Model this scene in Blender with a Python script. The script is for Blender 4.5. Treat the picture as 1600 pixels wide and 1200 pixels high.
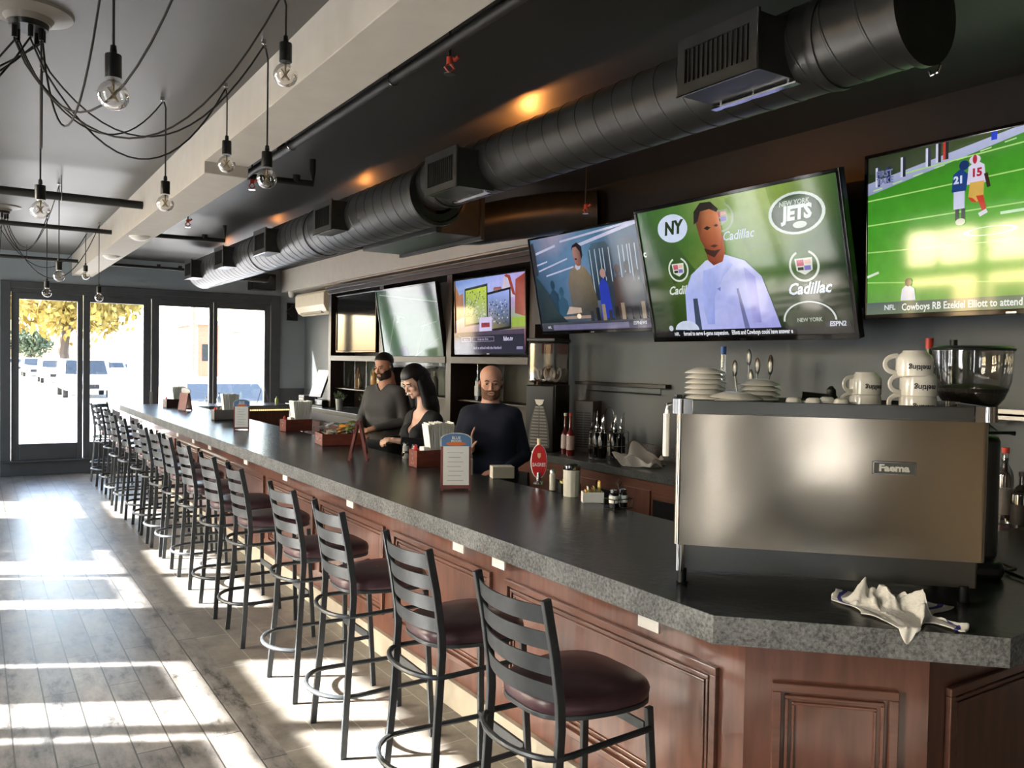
import bpy, math, random
import numpy as np
from mathutils import Vector, Matrix, Euler
random.seed(7)
S = bpy.context.scene
for _o in list(bpy.data.objects): bpy.data.objects.remove(_o)
COL = S.collection
PI = math.pi
R = math.radians
# ------------------------------------------------------------ camera
cam = bpy.data.cameras.new('camera'); cam_o = bpy.data.objects.new('camera', cam); COL.objects.link(cam_o)
cam.lens = 1300 / 1600 * 36; cam.sensor_width = 36; cam.clip_start = .05; cam.clip_end = 400
rt = Vector((.83932, -.54335, .017584)); up = Vector((-.00047, .03162, .9995)); fw = Vector((.543638, .838908, -.026284))
cam_o.matrix_world = Matrix(((rt.x, up.x, -fw.x, 0), (rt.y, up.y, -fw.y, 0), (rt.z, up.z, -fw.z, 1.8), (0, 0, 0, 1)))
S.camera = cam_o
# ------------------------------------------------------------ world, sun, exposure
w = bpy.data.worlds.new('sky'); S.world = w; w.use_nodes = True
nt = w.node_tree; bg = nt.nodes['Background']
sky = nt.nodes.new('ShaderNodeTexSky'); sky.sky_type = 'NISHITA'; sky.sun_disc = False
sky.sun_elevation = R(34); sky.sun_rotation = R(-62.7); sky.air_density = 1.2; sky.dust_density = 3.0; sky.ozone_density = 1.0
nt.links.new(sky.outputs[0], bg.inputs[0]); bg.inputs[1].default_value = 2.6
SUN_E = R(34.5)
sd = Vector((.889 * math.cos(SUN_E), -.459 * math.cos(SUN_E), -math.sin(SUN_E)))
sl = bpy.data.lights.new('sun', 'SUN'); sl.energy = 85; sl.angle = R(.9); sl.color = (1, .97, .93)
so = bpy.data.objects.new('sun', sl); COL.objects.link(so); so.location = (-20, 20, 20)
so.rotation_mode = 'QUATERNION'; so.rotation_quaternion = sd.to_track_quat('-Z', 'Y')
S.view_settings.view_transform = 'Standard'; S.view_settings.look = 'None'
S.view_settings.gamma = 1; S.view_settings.use_curve_mapping = False
S.view_settings.exposure = 0.0
try:
    S.cycles.max_bounces = 10; S.cycles.diffuse_bounces = 5; S.cycles.transparent_max_bounces = 16
except Exception: pass
def portal(name, loc, rot, sx, sy):        # sampling aid only, emits nothing
    l = bpy.data.lights.new(name, 'AREA'); l.shape = 'RECTANGLE'; l.size = sx; l.size_y = sy
    l.cycles.is_portal = True
    o = bpy.data.objects.new(name, l); COL.objects.link(o); o.location = loc; o.rotation_euler = rot
# ------------------------------------------------------------ materials
def srgb(c):
    if isinstance(c, str): c = tuple(int(c[i:i + 2], 16) for i in (0, 2, 4))
    return tuple((v / 255 / 12.92 if v / 255 <= .04045 else ((v / 255 + .055) / 1.055) ** 2.4) for v in c) + (1,)
MATS = {}
def mat(name, col, rough=.5, metal=0, var=0, scale=8, bump=0, bscale=60, spec=.5, emit=None, es=1, coat=0, trans=0, alpha=1, ior=1.45, stretch=None):
    if name in MATS: return MATS[name]
    m = bpy.data.materials.new(name); m.use_nodes = True; MATS[name] = m
    n = m.node_tree; p = n.nodes['Principled BSDF']
    c = srgb(col)
    p.inputs['Base Color'].default_value = c; p.inputs['Roughness'].default_value = rough; p.inputs['Metallic'].default_value = metal
    p.inputs['Specular IOR Level'].default_value = spec; p.inputs['Coat Weight'].default_value = coat; p.inputs['Coat Roughness'].default_value = .1
    p.inputs['Transmission Weight'].default_value = trans; p.inputs['IOR'].default_value = ior; p.inputs['Alpha'].default_value = alpha
    if emit: p.inputs['Emission Color'].default_value = srgb(emit); p.inputs['Emission Strength'].default_value = es
    tc = n.nodes.new('ShaderNodeTexCoord'); mp = n.nodes.new('ShaderNodeMapping'); n.links.new(tc.outputs['Object'], mp.inputs[0])
    if stretch: mp.inputs['Scale'].default_value = stretch
    no = n.nodes.new('ShaderNodeTexNoise'); no.inputs['Scale'].default_value = scale; no.inputs['Detail'].default_value = 6
    n.links.new(mp.outputs[0], no.inputs['Vector'])
    rp = n.nodes.new('ShaderNodeValToRGB'); v = max(var, .04)
    rp.color_ramp.elements[0].position = .3; rp.color_ramp.elements[1].position = .7
    rp.color_ramp.elements[0].color = tuple(x * (1 - v) for x in c[:3]) + (1,)
    rp.color_ramp.elements[1].color = tuple(min(1, x * (1 + v)) for x in c[:3]) + (1,)
    n.links.new(no.outputs['Fac'], rp.inputs[0]); n.links.new(rp.outputs[0], p.inputs['Base Color'])
    if bump:
        b = n.nodes.new('ShaderNodeBump'); b.inputs['Strength'].default_value = bump; b.inputs['Distance'].default_value = .005
        n2 = n.nodes.new('ShaderNodeTexNoise'); n2.inputs['Scale'].default_value = bscale; n2.inputs['Detail'].default_value = 4
        n.links.new(mp.outputs[0], n2.inputs['Vector']); n.links.new(n2.outputs['Fac'], b.inputs['Height']); n.links.new(b.outputs[0], p.inputs['Normal'])
    return m
def clear_glass(name, tint=(1, 1, 1), refl=.08, rough=.02):
    if name in MATS: return MATS[name]
    m = bpy.data.materials.new(name); m.use_nodes = True; MATS[name] = m; n = m.node_tree; n.nodes.clear()
    o = n.nodes.new('ShaderNodeOutputMaterial'); mx = n.nodes.new('ShaderNodeMixShader'); t = n.nodes.new('ShaderNodeBsdfTransparent'); g = n.nodes.new('ShaderNodeBsdfGlossy')
    t.inputs[0].default_value = tint + (1,); g.inputs['Roughness'].default_value = rough; g.inputs[0].default_value = (1, 1, 1, 1)
    lw = n.nodes.new('ShaderNodeLayerWeight'); lw.inputs[0].default_value = .25
    ma = n.nodes.new('ShaderNodeMath'); ma.operation = 'MULTIPLY_ADD'; ma.inputs[1].default_value = .6; ma.inputs[2].default_value = refl
    n.links.new(lw.outputs['Fresnel'], ma.inputs[0]); n.links.new(ma.outputs[0], mx.inputs[0]); n.links.new(t.outputs[0], mx.inputs[1]); n.links.new(g.outputs[0], mx.inputs[2]); n.links.new(mx.outputs[0], o.inputs[0])
    return m
def floor_mat():
    m = bpy.data.materials.new('plank_tile'); m.use_nodes = True; n = m.node_tree; p = n.nodes['Principled BSDF']; L = n.links.new
    tc = n.nodes.new('ShaderNodeTexCoord'); mp = n.nodes.new('ShaderNodeMapping'); mp.inputs['Rotation'].default_value = (0, 0, R(90)); L(tc.outputs['Object'], mp.inputs[0])
    br = n.nodes.new('ShaderNodeTexBrick'); L(mp.outputs[0], br.inputs['Vector'])
    br.inputs['Scale'].default_value = 1; br.inputs['Brick Width'].default_value = .92; br.inputs['Row Height'].default_value = .155; br.inputs['Mortar Size'].default_value = .0035; br.inputs['Mortar Smooth'].default_value = .1
    br.offset = .37; br.offset_frequency = 2
    br.inputs['Color1'].default_value = (0, 0, 0, 1); br.inputs['Color2'].default_value = (1, 1, 1, 1); br.inputs['Mortar'].default_value = (.5, .5, .5, 1)
    # blotchy printed wood, stretched along the plank
    ms = n.nodes.new('ShaderNodeMapping'); ms.inputs['Scale'].default_value = (9, 3, 1); L(tc.outputs['Object'], ms.inputs[0])
    n1 = n.nodes.new('ShaderNodeTexNoise'); n1.inputs['Scale'].default_value = 1; n1.inputs['Detail'].default_value = 8; n1.inputs['Roughness'].default_value = .74; L(ms.outputs[0], n1.inputs['Vector'])
    rp = n.nodes.new('ShaderNodeValToRGB'); e = rp.color_ramp.elements
    e[0].position = .36; e[0].color = srgb('373635'); e[1].position = .62; e[1].color = srgb('8a8783')
    e2 = e.new(.46); e2.color = srgb('6e6c69'); L(n1.outputs['Fac'], rp.inputs[0])
    mx = n.nodes.new('ShaderNodeMix'); mx.data_type = 'RGBA'; mx.blend_type = 'MULTIPLY'; mx.inputs[0].default_value = 1
    r2 = n.nodes.new('ShaderNodeValToRGB'); r2.color_ramp.elements[0].color = (.78, .78, .8, 1); r2.color_ramp.elements[1].color = (1.1, 1.07, 1.02, 1); L(br.outputs['Color'], r2.inputs[0])
    L(rp.outputs[0], mx.inputs[6]); L(r2.outputs[0], mx.inputs[7])
    mm = n.nodes.new('ShaderNodeMix'); mm.data_type = 'RGBA'; L(br.outputs['Fac'], mm.inputs[0]); L(mx.outputs[2], mm.inputs[6]); mm.inputs[7].default_value = srgb('34322f')
    # border of larger stone tiles by the bar
    sx = n.nodes.new('ShaderNodeSeparateXYZ'); L(tc.outputs['Object'], sx.inputs[0])
    gt = n.nodes.new('ShaderNodeMath'); gt.operation = 'GREATER_THAN'; gt.inputs[1].default_value = 1.2; L(sx.outputs[0], gt.inputs[0])
    mb = n.nodes.new('ShaderNodeMapping'); mb.inputs['Rotation'].default_value = (0, 0, R(90)); mb.inputs['Location'].default_value = (.4, 0.01, 0); L(tc.outputs['Object'], mb.inputs[0])
    b2 = n.nodes.new('ShaderNodeTexBrick'); L(mb.outputs[0], b2.inputs['Vector']); b2.inputs['Scale'].default_value = 1; b2.inputs['Brick Width'].default_value = .6; b2.inputs['Row Height'].default_value = .2; b2.inputs['Mortar Size'].default_value = .003
    b2.inputs['Color1'].default_value = (.8, .8, .8, 1); b2.inputs['Color2'].default_value = (1.15, 1.12, 1.05, 1); b2.inputs['Mortar'].default_value = (1.9, 1.9, 1.8, 1)
    n3 = n.nodes.new('ShaderNodeTexNoise'); n3.inputs['Scale'].default_value = 5; n3.inputs['Detail'].default_value = 9; n3.inputs['Roughness'].default_value = .7; L(tc.outputs['Object'], n3.inputs['Vector'])
    r3 = n.nodes.new('ShaderNodeValToRGB'); r3.color_ramp.elements[0].position = .3; r3.color_ramp.elements[0].color = srgb('5c5955'); r3.color_ramp.elements[1].position = .7; r3.color_ramp.elements[1].color = srgb('8a867f'); L(n3.outputs['Fac'], r3.inputs[0])
    m3 = n.nodes.new('ShaderNodeMix'); m3.data_type = 'RGBA'; m3.blend_type = 'MULTIPLY'; m3.inputs[0].default_value = 1; L(r3.outputs[0], m3.inputs[6]); L(b2.outputs['Color'], m3.inputs[7])
    fi = n.nodes.new('ShaderNodeMix'); fi.data_type = 'RGBA'; L(gt.outputs[0], fi.inputs[0]); L(mm.outputs[2], fi.inputs[6]); L(m3.outputs[2], fi.inputs[7]); L(fi.outputs[2], p.inputs['Base Color'])
    rr = n.nodes.new('ShaderNodeMapRange'); rr.inputs[3].default_value = .22; rr.inputs[4].default_value = .42; L(n1.outputs['Fac'], rr.inputs[0]); L(rr.outputs[0], p.inputs['Roughness'])
    bm_ = n.nodes.new('ShaderNodeBump'); bm_.inputs['Strength'].default_value = .25; bm_.inputs['Distance'].default_value = .004; L(n1.outputs['Fac'], bm_.inputs['Height']); L(bm_.outputs[0], p.inputs['Normal'])
    MATS['plank_tile'] = m; return m
def granite_mat(name, dark, light, rough, bump):
    m = bpy.data.materials.new(name); m.use_nodes = True; n = m.node_tree; p = n.nodes['Principled BSDF']; L = n.links.new
    tc = n.nodes.new('ShaderNodeTexCoord'); a = n.nodes.new('ShaderNodeTexNoise'); a.inputs['Scale'].default_value = 90; a.inputs['Detail'].default_value = 5; a.inputs['Roughness'].default_value = .7
    b = n.nodes.new('ShaderNodeTexNoise'); b.inputs['Scale'].default_value = 9; b.inputs['Detail'].default_value = 4
    L(tc.outputs['Object'], a.inputs['Vector']); L(tc.outputs['Object'], b.inputs['Vector'])
    s = n.nodes.new('ShaderNodeMath'); s.operation = 'MULTIPLY_ADD'; s.inputs[1].default_value = .35; L(b.outputs['Fac'], s.inputs[0]); L(a.outputs['Fac'], s.inputs[2])
    rp = n.nodes.new('ShaderNodeValToRGB'); rp.color_ramp.elements[0].position = .52; rp.color_ramp.elements[0].color = srgb(dark); rp.color_ramp.elements[1].position = .84; rp.color_ramp.elements[1].color = srgb(light)
    L(s.outputs[0], rp.inputs[0]); L(rp.outputs[0], p.inputs['Base Color']); p.inputs['Roughness'].default_value = rough
    bu = n.nodes.new('ShaderNodeBump'); bu.inputs['Strength'].default_value = bump; bu.inputs['Distance'].default_value = .003
    c = n.nodes.new('ShaderNodeTexNoise'); c.inputs['Scale'].default_value = 38; c.inputs['Detail'].default_value = 3; L(tc.outputs['Object'], c.inputs['Vector'])
    L(c.outputs['Fac'], bu.inputs['Height']); L(bu.outputs[0], p.inputs['Normal']); MATS[name] = m; return m
def steel_mat():
    m = bpy.data.materials.new('brushed_steel'); m.use_nodes = True; n = m.node_tree; p = n.nodes['Principled BSDF']; L = n.links.new
    p.inputs['Metallic'].default_value = 1; p.inputs['Base Color'].default_value = srgb('ada392'); p.inputs['Anisotropic'].default_value = .5
    tc = n.nodes.new('ShaderNodeTexCoord'); mp = n.nodes.new('ShaderNodeMapping'); mp.inputs['Scale'].default_value = (1.5, 1, 160); L(tc.outputs['Object'], mp.inputs[0])
    a = n.nodes.new('ShaderNodeTexNoise'); a.inputs['Scale'].default_value = 3; a.inputs['Detail'].default_value = 3; L(mp.outputs[0], a.inputs['Vector'])
    r = n.nodes.new('ShaderNodeMapRange'); r.inputs[3].default_value = .13; r.inputs[4].default_value = .2; L(a.outputs['Fac'], r.inputs[0]); L(r.outputs[0], p.inputs['Roughness'])
    # slight oil-canning of the sheet
    b = n.nodes.new('ShaderNodeTexNoise'); b.inputs['Scale'].default_value = 2.6; b.inputs['Detail'].default_value = 1; L(tc.outputs['Object'], b.inputs['Vector'])
    bu = n.nodes.new('ShaderNodeBump'); bu.inputs['Strength'].default_value = .12; bu.inputs['Distance'].default_value = .05; L(b.outputs['Fac'], bu.inputs['Height']); L(bu.outputs[0], p.inputs['Normal'])
    MATS['brushed_steel'] = m; return m
def screen_mat():
    m = bpy.data.materials.new('lit_screen'); m.use_nodes = True; n = m.node_tree; p = n.nodes['Principled BSDF']
    a = n.nodes.new('ShaderNodeVertexColor'); a.layer_name = 'pic'
    p.inputs['Base Color'].default_value = (.004, .004, .004, 1); p.inputs['Roughness'].default_value = .07; p.inputs['Specular IOR Level'].default_value = .5
    # fine panel noise keeps the picture from looking like flat paint
    tc = n.nodes.new('ShaderNodeTexCoord'); no = n.nodes.new('ShaderNodeTexNoise'); no.inputs['Scale'].default_value = 14; no.inputs['Detail'].default_value = 8; n.links.new(tc.outputs['Object'], no.inputs['Vector'])
    mr = n.nodes.new('ShaderNodeMapRange'); mr.inputs[3].default_value = .8; mr.inputs[4].default_value = 1.2; n.links.new(no.outputs['Fac'], mr.inputs[0])
    mu = n.nodes.new('ShaderNodeMix'); mu.data_type = 'RGBA'; mu.blend_type = 'MULTIPLY'; mu.inputs[0].default_value = 1; n.links.new(a.outputs['Color'], mu.inputs[6]); n.links.new(mr.outputs[0], mu.inputs[7])
    n.links.new(mu.outputs[2], p.inputs['Emission Color']); p.inputs['Emission Strength'].default_value = .95
    MATS['lit_screen'] = m; return m
FLOOR = floor_mat(); STEEL = steel_mat(); SCREEN = screen_mat()
GRAN_T = granite_mat('granite_top', '1b1b1b', '3c3c3b', .27, .3)
GRAN_E = granite_mat('granite_edge', '3c3d3c', '7e807e', .7, .4)
GRAN_B = granite_mat('granite_back', '2b2c2c', '565856', .3, .1)
CEIL = mat('ceiling_paint', '4a4844', .42, var=.08, scale=1.5)
CEIL_SHADE = mat('black_ceiling_paint', '2a2927', .5, var=.1, scale=1.5)  # darker copy of the ceiling paint; right side's shade put into the colour
DRY = mat('drywall_offwhite', 'bcb6aa', .8, var=.03)
GREY = mat('grey_wall_paint', '5f6567', .6, var=.05, scale=2)
GREYD = mat('grey_dado_paint', '4d5254', .6, var=.05, scale=2)
BLK = mat('black_bulkhead_paint', '101212', .5, var=.1)
DUCT = mat('black_duct_paint', '383836', .36, metal=.35, var=.15, scale=12)
DFR = mat('dark_door_frame', '44474a', .45, var=.08)
MET = mat('stool_powder_coat', '43474a', .38, metal=.4, var=.12, scale=30, bump=.05)
VIN = mat('maroon_vinyl', '4a3238', .33, var=.12, scale=14, bump=.05, bscale=140)
WOOD = mat('mahogany', '694436', .3, var=.24, scale=5, stretch=(6, 6, .8), coat=.5)
WOODH = mat('mahogany_rail', '694435', .3, var=.24, scale=5, stretch=(.8, .8, 8), coat=.5)
DWOOD = mat('dark_walnut', '21160f', .4, var=.3, scale=5, stretch=(6, 6, .8))
GWOOD = mat('grey_walnut_shelf', '38312c', .45, var=.2, scale=6, stretch=(6, 1, 6))
WHITE = mat('white_ceramic', 'e2ded2', .15, var=.02, coat=.4)
PLAST = mat('white_plastic', 'e6e4dc', .4)
BPL = mat('black_plastic', '0d0d0d', .35)
BGL = mat('black_gloss', '08080a', .08)
CHR = mat('chrome', 'c8c8c8', .12, metal=1)
DST = mat('dark_steel', '6a6a66', .28, metal=1)
GLS = clear_glass('window_glass'); BULB = clear_glass('bulb_glass', (.97, .95, .92), .06)
PAPER = mat('paper', 'f1eee4', .7)
# ------------------------------------------------------------ mesh builder
class B:
    def __init__(s): s.v = []; s.f = []
    def add(s, vs, fs, M=None):
        k = len(s.v)
        s.v += [tuple(M @ Vector(p)) if M is not None else tuple(p) for p in vs]
        s.f += [tuple(i + k for i in f) for f in fs]; return s
    def box(s, x0, x1, y0, y1, z0, z1, M=None):
        return s.add([(x, y, z) for x in (x0, x1) for y in (y0, y1) for z in (z0, z1)], [(0, 1, 3, 2), (4, 6, 7, 5), (0, 4, 5, 1), (2, 3, 7, 6), (0, 2, 6, 4), (1, 5, 7, 3)], M)
    def prism(s, pts, z0, z1, M=None):
        n = len(pts); a = sum(pts[i][0] * pts[(i + 1) % n][1] - pts[(i + 1) % n][0] * pts[i][1] for i in range(n))
        if a < 0: pts = pts[::-1]
        return s.add([(x, y, z0) for x, y in pts] + [(x, y, z1) for x, y in pts], [tuple(range(n))[::-1], tuple(range(n, 2 * n))] + [(i, (i + 1) % n, n + (i + 1) % n, n + i) for i in range(n)], M)
    def cyl(s, p, q, r, r2=None, n=14, caps=True):
        return s.tube([p, q], [r, r if r2 is None else r2], n, caps=caps)
    def tube(s, pts, r, n=8, closed=False, caps=True, flat=None):
        P = [Vector(p) for p in pts]; m = len(P); rs = r if isinstance(r, (list, tuple)) else [r] * m
        k = len(s.v); ref = None
        for i in range(m):
            if closed: t = P[(i + 1) % m] - P[i - 1]
            else: t = P[min(i + 1, m - 1)] - P[max(i - 1, 0)]
            if t.length < 1e-9: t = Vector((0, 0, 1))
            t.normalize()
            if flat is not None: u = Vector(flat) - t * Vector(flat).dot(t)
            elif ref is None:
                u = Vector((0, 0, 1)) if abs(t.z) < .9 else Vector((1, 0, 0)); u = u - t * u.dot(t)
            else: u = ref - t * ref.dot(t)
            u.normalize(); ref = u; w_ = t.cross(u)
            for j in range(n):
                a = 2 * PI * j / n + (PI / n if n == 4 else 0)
                rr = rs[i]; ru, rw = rr if isinstance(rr, tuple) else (rr, rr)
                s.v.append(tuple(P[i] + u * (ru * math.cos(a)) + w_ * (rw * math.sin(a))))
        for i in range(m if closed else m - 1):
            for j in range(n):
                a = k + i * n + j; b = k + i * n + (j + 1) % n; c = k + ((i + 1) % m) * n + (j + 1) % n; d = k + ((i + 1) % m) * n + j
                s.f.append((a, b, c, d))
        if caps and not closed: s.f.append(tuple(range(k, k + n))[::-1]); s.f.append(tuple(range(k + (m - 1) * n, k + m * n)))
        return s
    def lathe(s, prof, n=24, c=(0, 0, 0), M=None, sx=1, sy=1):
        vs = []; fs = []; m = len(prof)
        for r, z in prof:
            for j in range(n): vs.append((c[0] + max(r, 1e-5) * sx * math.cos(2 * PI * j / n), c[1] + max(r, 1e-5) * sy * math.sin(2 * PI * j / n), c[2] + z))
        for i in range(m - 1):
            for j in range(n): fs.append((i * n + j, i * n + (j + 1) % n, (i + 1) * n + (j + 1) % n, (i + 1) * n + j))
        return s.add(vs, fs, M)
    def ell(s, c, r, n=16, m=10, M=None):
        if not isinstance(r, (tuple, list)): r = (r, r, r)
        pr = [(math.sin(PI * i / m), -math.cos(PI * i / m)) for i in range(m + 1)]
        vs = []; fs = []
        for a, z in pr:
            for j in range(n): vs.append((c[0] + r[0] * a * math.cos(2 * PI * j / n), c[1] + r[1] * a * math.sin(2 * PI * j / n), c[2] + r[2] * z))
        for i in range(m):
            for j in range(n): fs.append((i * n + j, i * n + (j + 1) % n, (i + 1) * n + (j + 1) % n, (i + 1) * n + j))
        return s.add(vs, fs, M)
    def grid(s, fn, nu, nv, th=0):
        vs = [fn(i / nu, j / nv) for i in range(nu + 1) for j in range(nv + 1)]
        fs = [(i * (nv + 1) + j, (i + 1) * (nv + 1) + j, (i + 1) * (nv + 1) + j + 1, i * (nv + 1) + j + 1) for i in range(nu) for j in range(nv)]
        return s.add(vs, fs)
    def o(s, name, m, parent=None, smooth=True, ang=35, bev=0, solid=0, sub=0, label=None):
        me = bpy.data.meshes.new(name); me.from_pydata(s.v, [], s.f); me.update()
        if smooth:
            me.polygons.foreach_set('use_smooth', [True] * len(me.polygons))
            if not sub: me.set_sharp_from_angle(angle=R(ang))
        me.materials.append(m)
        ob = bpy.data.objects.new(name, me); COL.objects.link(ob)
        if parent: ob.parent = parent
        if sub: k = ob.modifiers.new('sub', 'SUBSURF'); k.levels = sub; k.render_levels = sub
        if solid: k = ob.modifiers.new('solid', 'SOLIDIFY'); k.thickness = solid; k.offset = 0
        if bev: k = ob.modifiers.new('bev', 'BEVEL'); k.width = bev; k.segments = 2; k.limit_method = 'ANGLE'; k.angle_limit = R(40)
        if label: ob['label'] = label
        return ob
def tag(o, label, cat, group=None, kind=None):
    o['label'] = label; o['category'] = cat
    if group: o['group'] = group
    if kind: o['kind'] = kind
    return o
def T(name, label, cat, loc=(0, 0, 0), rz=0, group=None, rx=0):
    o = bpy.data.objects.new(name, None); COL.objects.link(o); o.location = loc; o.rotation_euler = (rx, 0, rz); o.empty_display_size = .1
    return tag(o, label, cat, group)
def struct(o): o['kind'] = 'structure'; return o
def dup(root, loc=None, rz=None, label=None, mats=None):
    r = root.copy(); COL.objects.link(r)
    if loc is not None: r.location = loc
    if rz is not None: r.rotation_euler = (r.rotation_euler[0], 0, rz)
    if label: r['label'] = label
    def rec(a, b):
        for ch in [x for x in ALLCH(a)]:
            c = ch.copy(); COL.objects.link(c); c.parent = b; rec(ch, c)
    rec(root, r); return r
def ALLCH(a): return [x for x in bpy.data.objects if x.parent == a]
def Tx(p, rz=0): return Matrix.Translation(p) @ Matrix.Rotation(rz, 4, 'Z')
def text_geo(txt, size=.1, extrude=0, bold=0, shear=0, spacing=1):
    cu = bpy.data.curves.new('t', 'FONT'); cu.body = txt; cu.size = size; cu.align_x = 'CENTER'; cu.align_y = 'CENTER'; cu.extrude = extrude; cu.offset = bold; cu.shear = shear; cu.resolution_u = 2; cu.space_character = spacing
    ob = bpy.data.objects.new('t', cu); COL.objects.link(ob)
    dg = bpy.context.evaluated_depsgraph_get(); ev = ob.evaluated_get(dg); me = ev.to_mesh()
    vs = [tuple(v.co) for v in me.vertices]; fs = [tuple(p.vertices) for p in me.polygons]
    ev.to_mesh_clear(); bpy.data.objects.remove(ob); bpy.data.curves.remove(cu); return vs, fs
def lettering(name, txt, size, M, m, parent, bold=0, shear=0, sx=1, label=None):
    vs, fs = text_geo(txt, size, .0006, bold, shear); b = B(); b.add([(x * sx, y, z) for x, y, z in vs], fs, M)
    return b.o(name, m, parent, smooth=False, label=label)
UPRIGHT = Matrix.Rotation(PI / 2, 4, 'X')      # text in XY -> stands up, facing -y
# ============================================================ ROOM
XL, XR, YB, YF, ZC = -2.2, 4.87, -4.0, 14.2, 3.3
struct(B().box(XL - .2, XR + .2, YB - .2, YF + .2, -.12, 0).o('floor', FLOOR, smooth=False))
struct(B().box(XL - .2, 1.25, YB - .2, YF + .2, ZC, ZC + .15).o('ceiling', CEIL, smooth=False))
struct(B().box(1.53, XR + .2, YB - .2, YF + .2, ZC, ZC + .15).o('ceiling', CEIL_SHADE, smooth=False))
b = B(); b.box(1.25, 1.53, YB, 5.62, 3.06, ZC + .15); b.box(1.25, 1.53, 5.62, YF, 2.985, ZC + .15)
struct(b.o('trim_1', DRY, smooth=False, bev=.004))                      # boxed ceiling beam
# far wall with four tall glass doors
FX = [(.33, .45), (4.30, 4.42)]
b = B(); b.box(XL - .2, .33, YF, YF + .2, 0, ZC); b.box(4.42, XR + .2, YF, YF + .2, 0, ZC); b.box(.33, 4.42, YF, YF + .2, 2.86, ZC)
struct(b.o('wall_far', mat('far_wall_paint', '8c959a', .6, var=.05, scale=2), smooth=False))  # lighter than the other grey walls, window glare put into the colour
struct(B().box(4.42, XR, YF - .012, YF, 0, 1.28).o('trim_2', GREYD, smooth=False))
b = B(); b.box(.33, .46, YF - .05, YF + .16, 0, 2.86); b.box(4.26, 4.42, YF - .05, YF + .16, 0, 2.86); b.box(.331, 4.419, YF - .047, YF + .16, 2.76, 2.859); b.box(.331, 4.419, YF - .047, YF + .16, 0.001, .2); b.box(.33, 4.42, YF - .12, YF + .16, .2, .225)
b.box(.4, 4.4, YF - .03, YF + .1, 2.70, 2.77)
struct(b.o('trim_3', DFR, smooth=False, bev=.006))
glx = [(.567, 1.327), (1.501, 2.252), (2.487, 3.253), (3.386, 4.16)]
edges = [.462, 1.405, 2.37, 3.32, 4.258]
for i, (a, c) in enumerate(glx):
    L_, R_ = edges[i] + .004, edges[i + 1] - .004
    b = B(); y0, y1 = YF - .02, YF + .05
    b.box(L_, a, y0, y1, .225, 2.70); b.box(c, R_, y0, y1, .225, 2.70); b.box(a, c, y0, y1, .225, .464); b.box(a, c, y0, y1, 2.60, 2.70)
    d = struct(b.o('door_%d' % (i + 1), DFR, smooth=False, bev=.008))
    B().box(a, c, YF + .01, YF + .018, .464, 2.60).o('pane', GLS, d, smooth=False)
    if i in (1, 2):
        hx = c + .1 if i == 1 else a - .11
        B().tube([(hx, y0, .95), (hx, y0 - .05, .97), (hx, y0 - .055, 1.1), (hx, y0 - .05, 1.22), (hx, y0, 1.24)], .009).o('door_handle', DST, d)
portal('sky_portal_far', ((.5 + 4.2) / 2, YF + .3, 1.55), (R(-90), 0, 0), 3.9, 2.4)
# left wall: folding glass doors with transoms and posters
OP = [(-2.05, -1.6, 0), (1.5, 2.6, 0), (4.7, 6.9, 1), (8.0, 10.2, 1), (11.85, 13.2, 0)]  # first opening is unseen, added to brighten the rear wall mirrored in the machine
b = B(); y = YB
for a, c, _ in OP: b.box(XL - .2, XL, y, a, 0, ZC); y = c
b.box(XL - .2, XL, y, YF, 0, ZC); b.box(XL - .2, XL, YB, YF, 3.26, ZC)
struct(b.o('wall_left', GREY, smooth=False))
POST = [mat('poster_white', 'e8e6e0', .6), mat('poster_red', 'b03038', .5), mat('poster_blue', '4a5a86', .5)]
k = 0
for a, c, dbl in OP:
    k += 1; b = B(); b.box(XL - .12, XL - .04, a, c, 2.6, 2.76); b.box(XL - .12, XL - .04, a, a + .05, 0, 3.26); b.box(XL - .12, XL - .04, c - .05, c, 0, 3.26); b.box(XL - .12, XL - .04, a, c, 3.235, 3.26); b.box(XL - .12, XL - .04, a, c, 0, .15)
    m_ = (a + c) / 2
    if dbl: b.box(XL - .12, XL - .04, m_ - .05, m_ + .05, 0, 3.26)
    wo = struct(b.o('window_%d' % k, DFR, smooth=False))
    B().box(XL - .085, XL - .078, a + .05, c - .05, .15, 3.235).o('pane', GLS, wo, smooth=False)
    if dbl:
        for (p, q) in (((a + .5, m_ - .13), (m_ + .38, c - .13)) if a < 7 else ((a + .3, m_ - .12), (m_ + .55, c - .08))):
            B().box(XL - .076, XL - .072, p, q, 1.15, 2.48).o('poster', POST[0], wo, smooth=False)
            B().box(XL - .071, XL - .069, p + .12, q - .12, 1.95, 2.35).o('poster_mark', POST[1], wo, smooth=False)
            B().box(XL - .071, XL - .069, p + .05, q - .05, 1.2, 1.4).o('poster_band', POST[2], wo, smooth=False)
    portal('sky_portal_%d' % k, (XL - .3, m_, 1.6), (0, R(-90), 0), 3.0, c - a)
# wall behind the camera
b = B(); b.box(-1.55, XR, YB - .2, YB, 0, ZC); b.box(XL, -1.55, YB - .2, YB, 1.38, ZC); b.box(XL, -1.55, YB - .2, YB, 0, .5)
struct(b.o('wall_rear', mat('warm_rear_paint', 'a89a86', .7, var=.2, scale=.8), smooth=False))
struct(B().box(XL, -1.55, YB - .11, YB - .1, .5, 1.38).o('window_7', GLS, smooth=False))  # unseen; placed and sized for the bright spot mirrored in the machine
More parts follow.
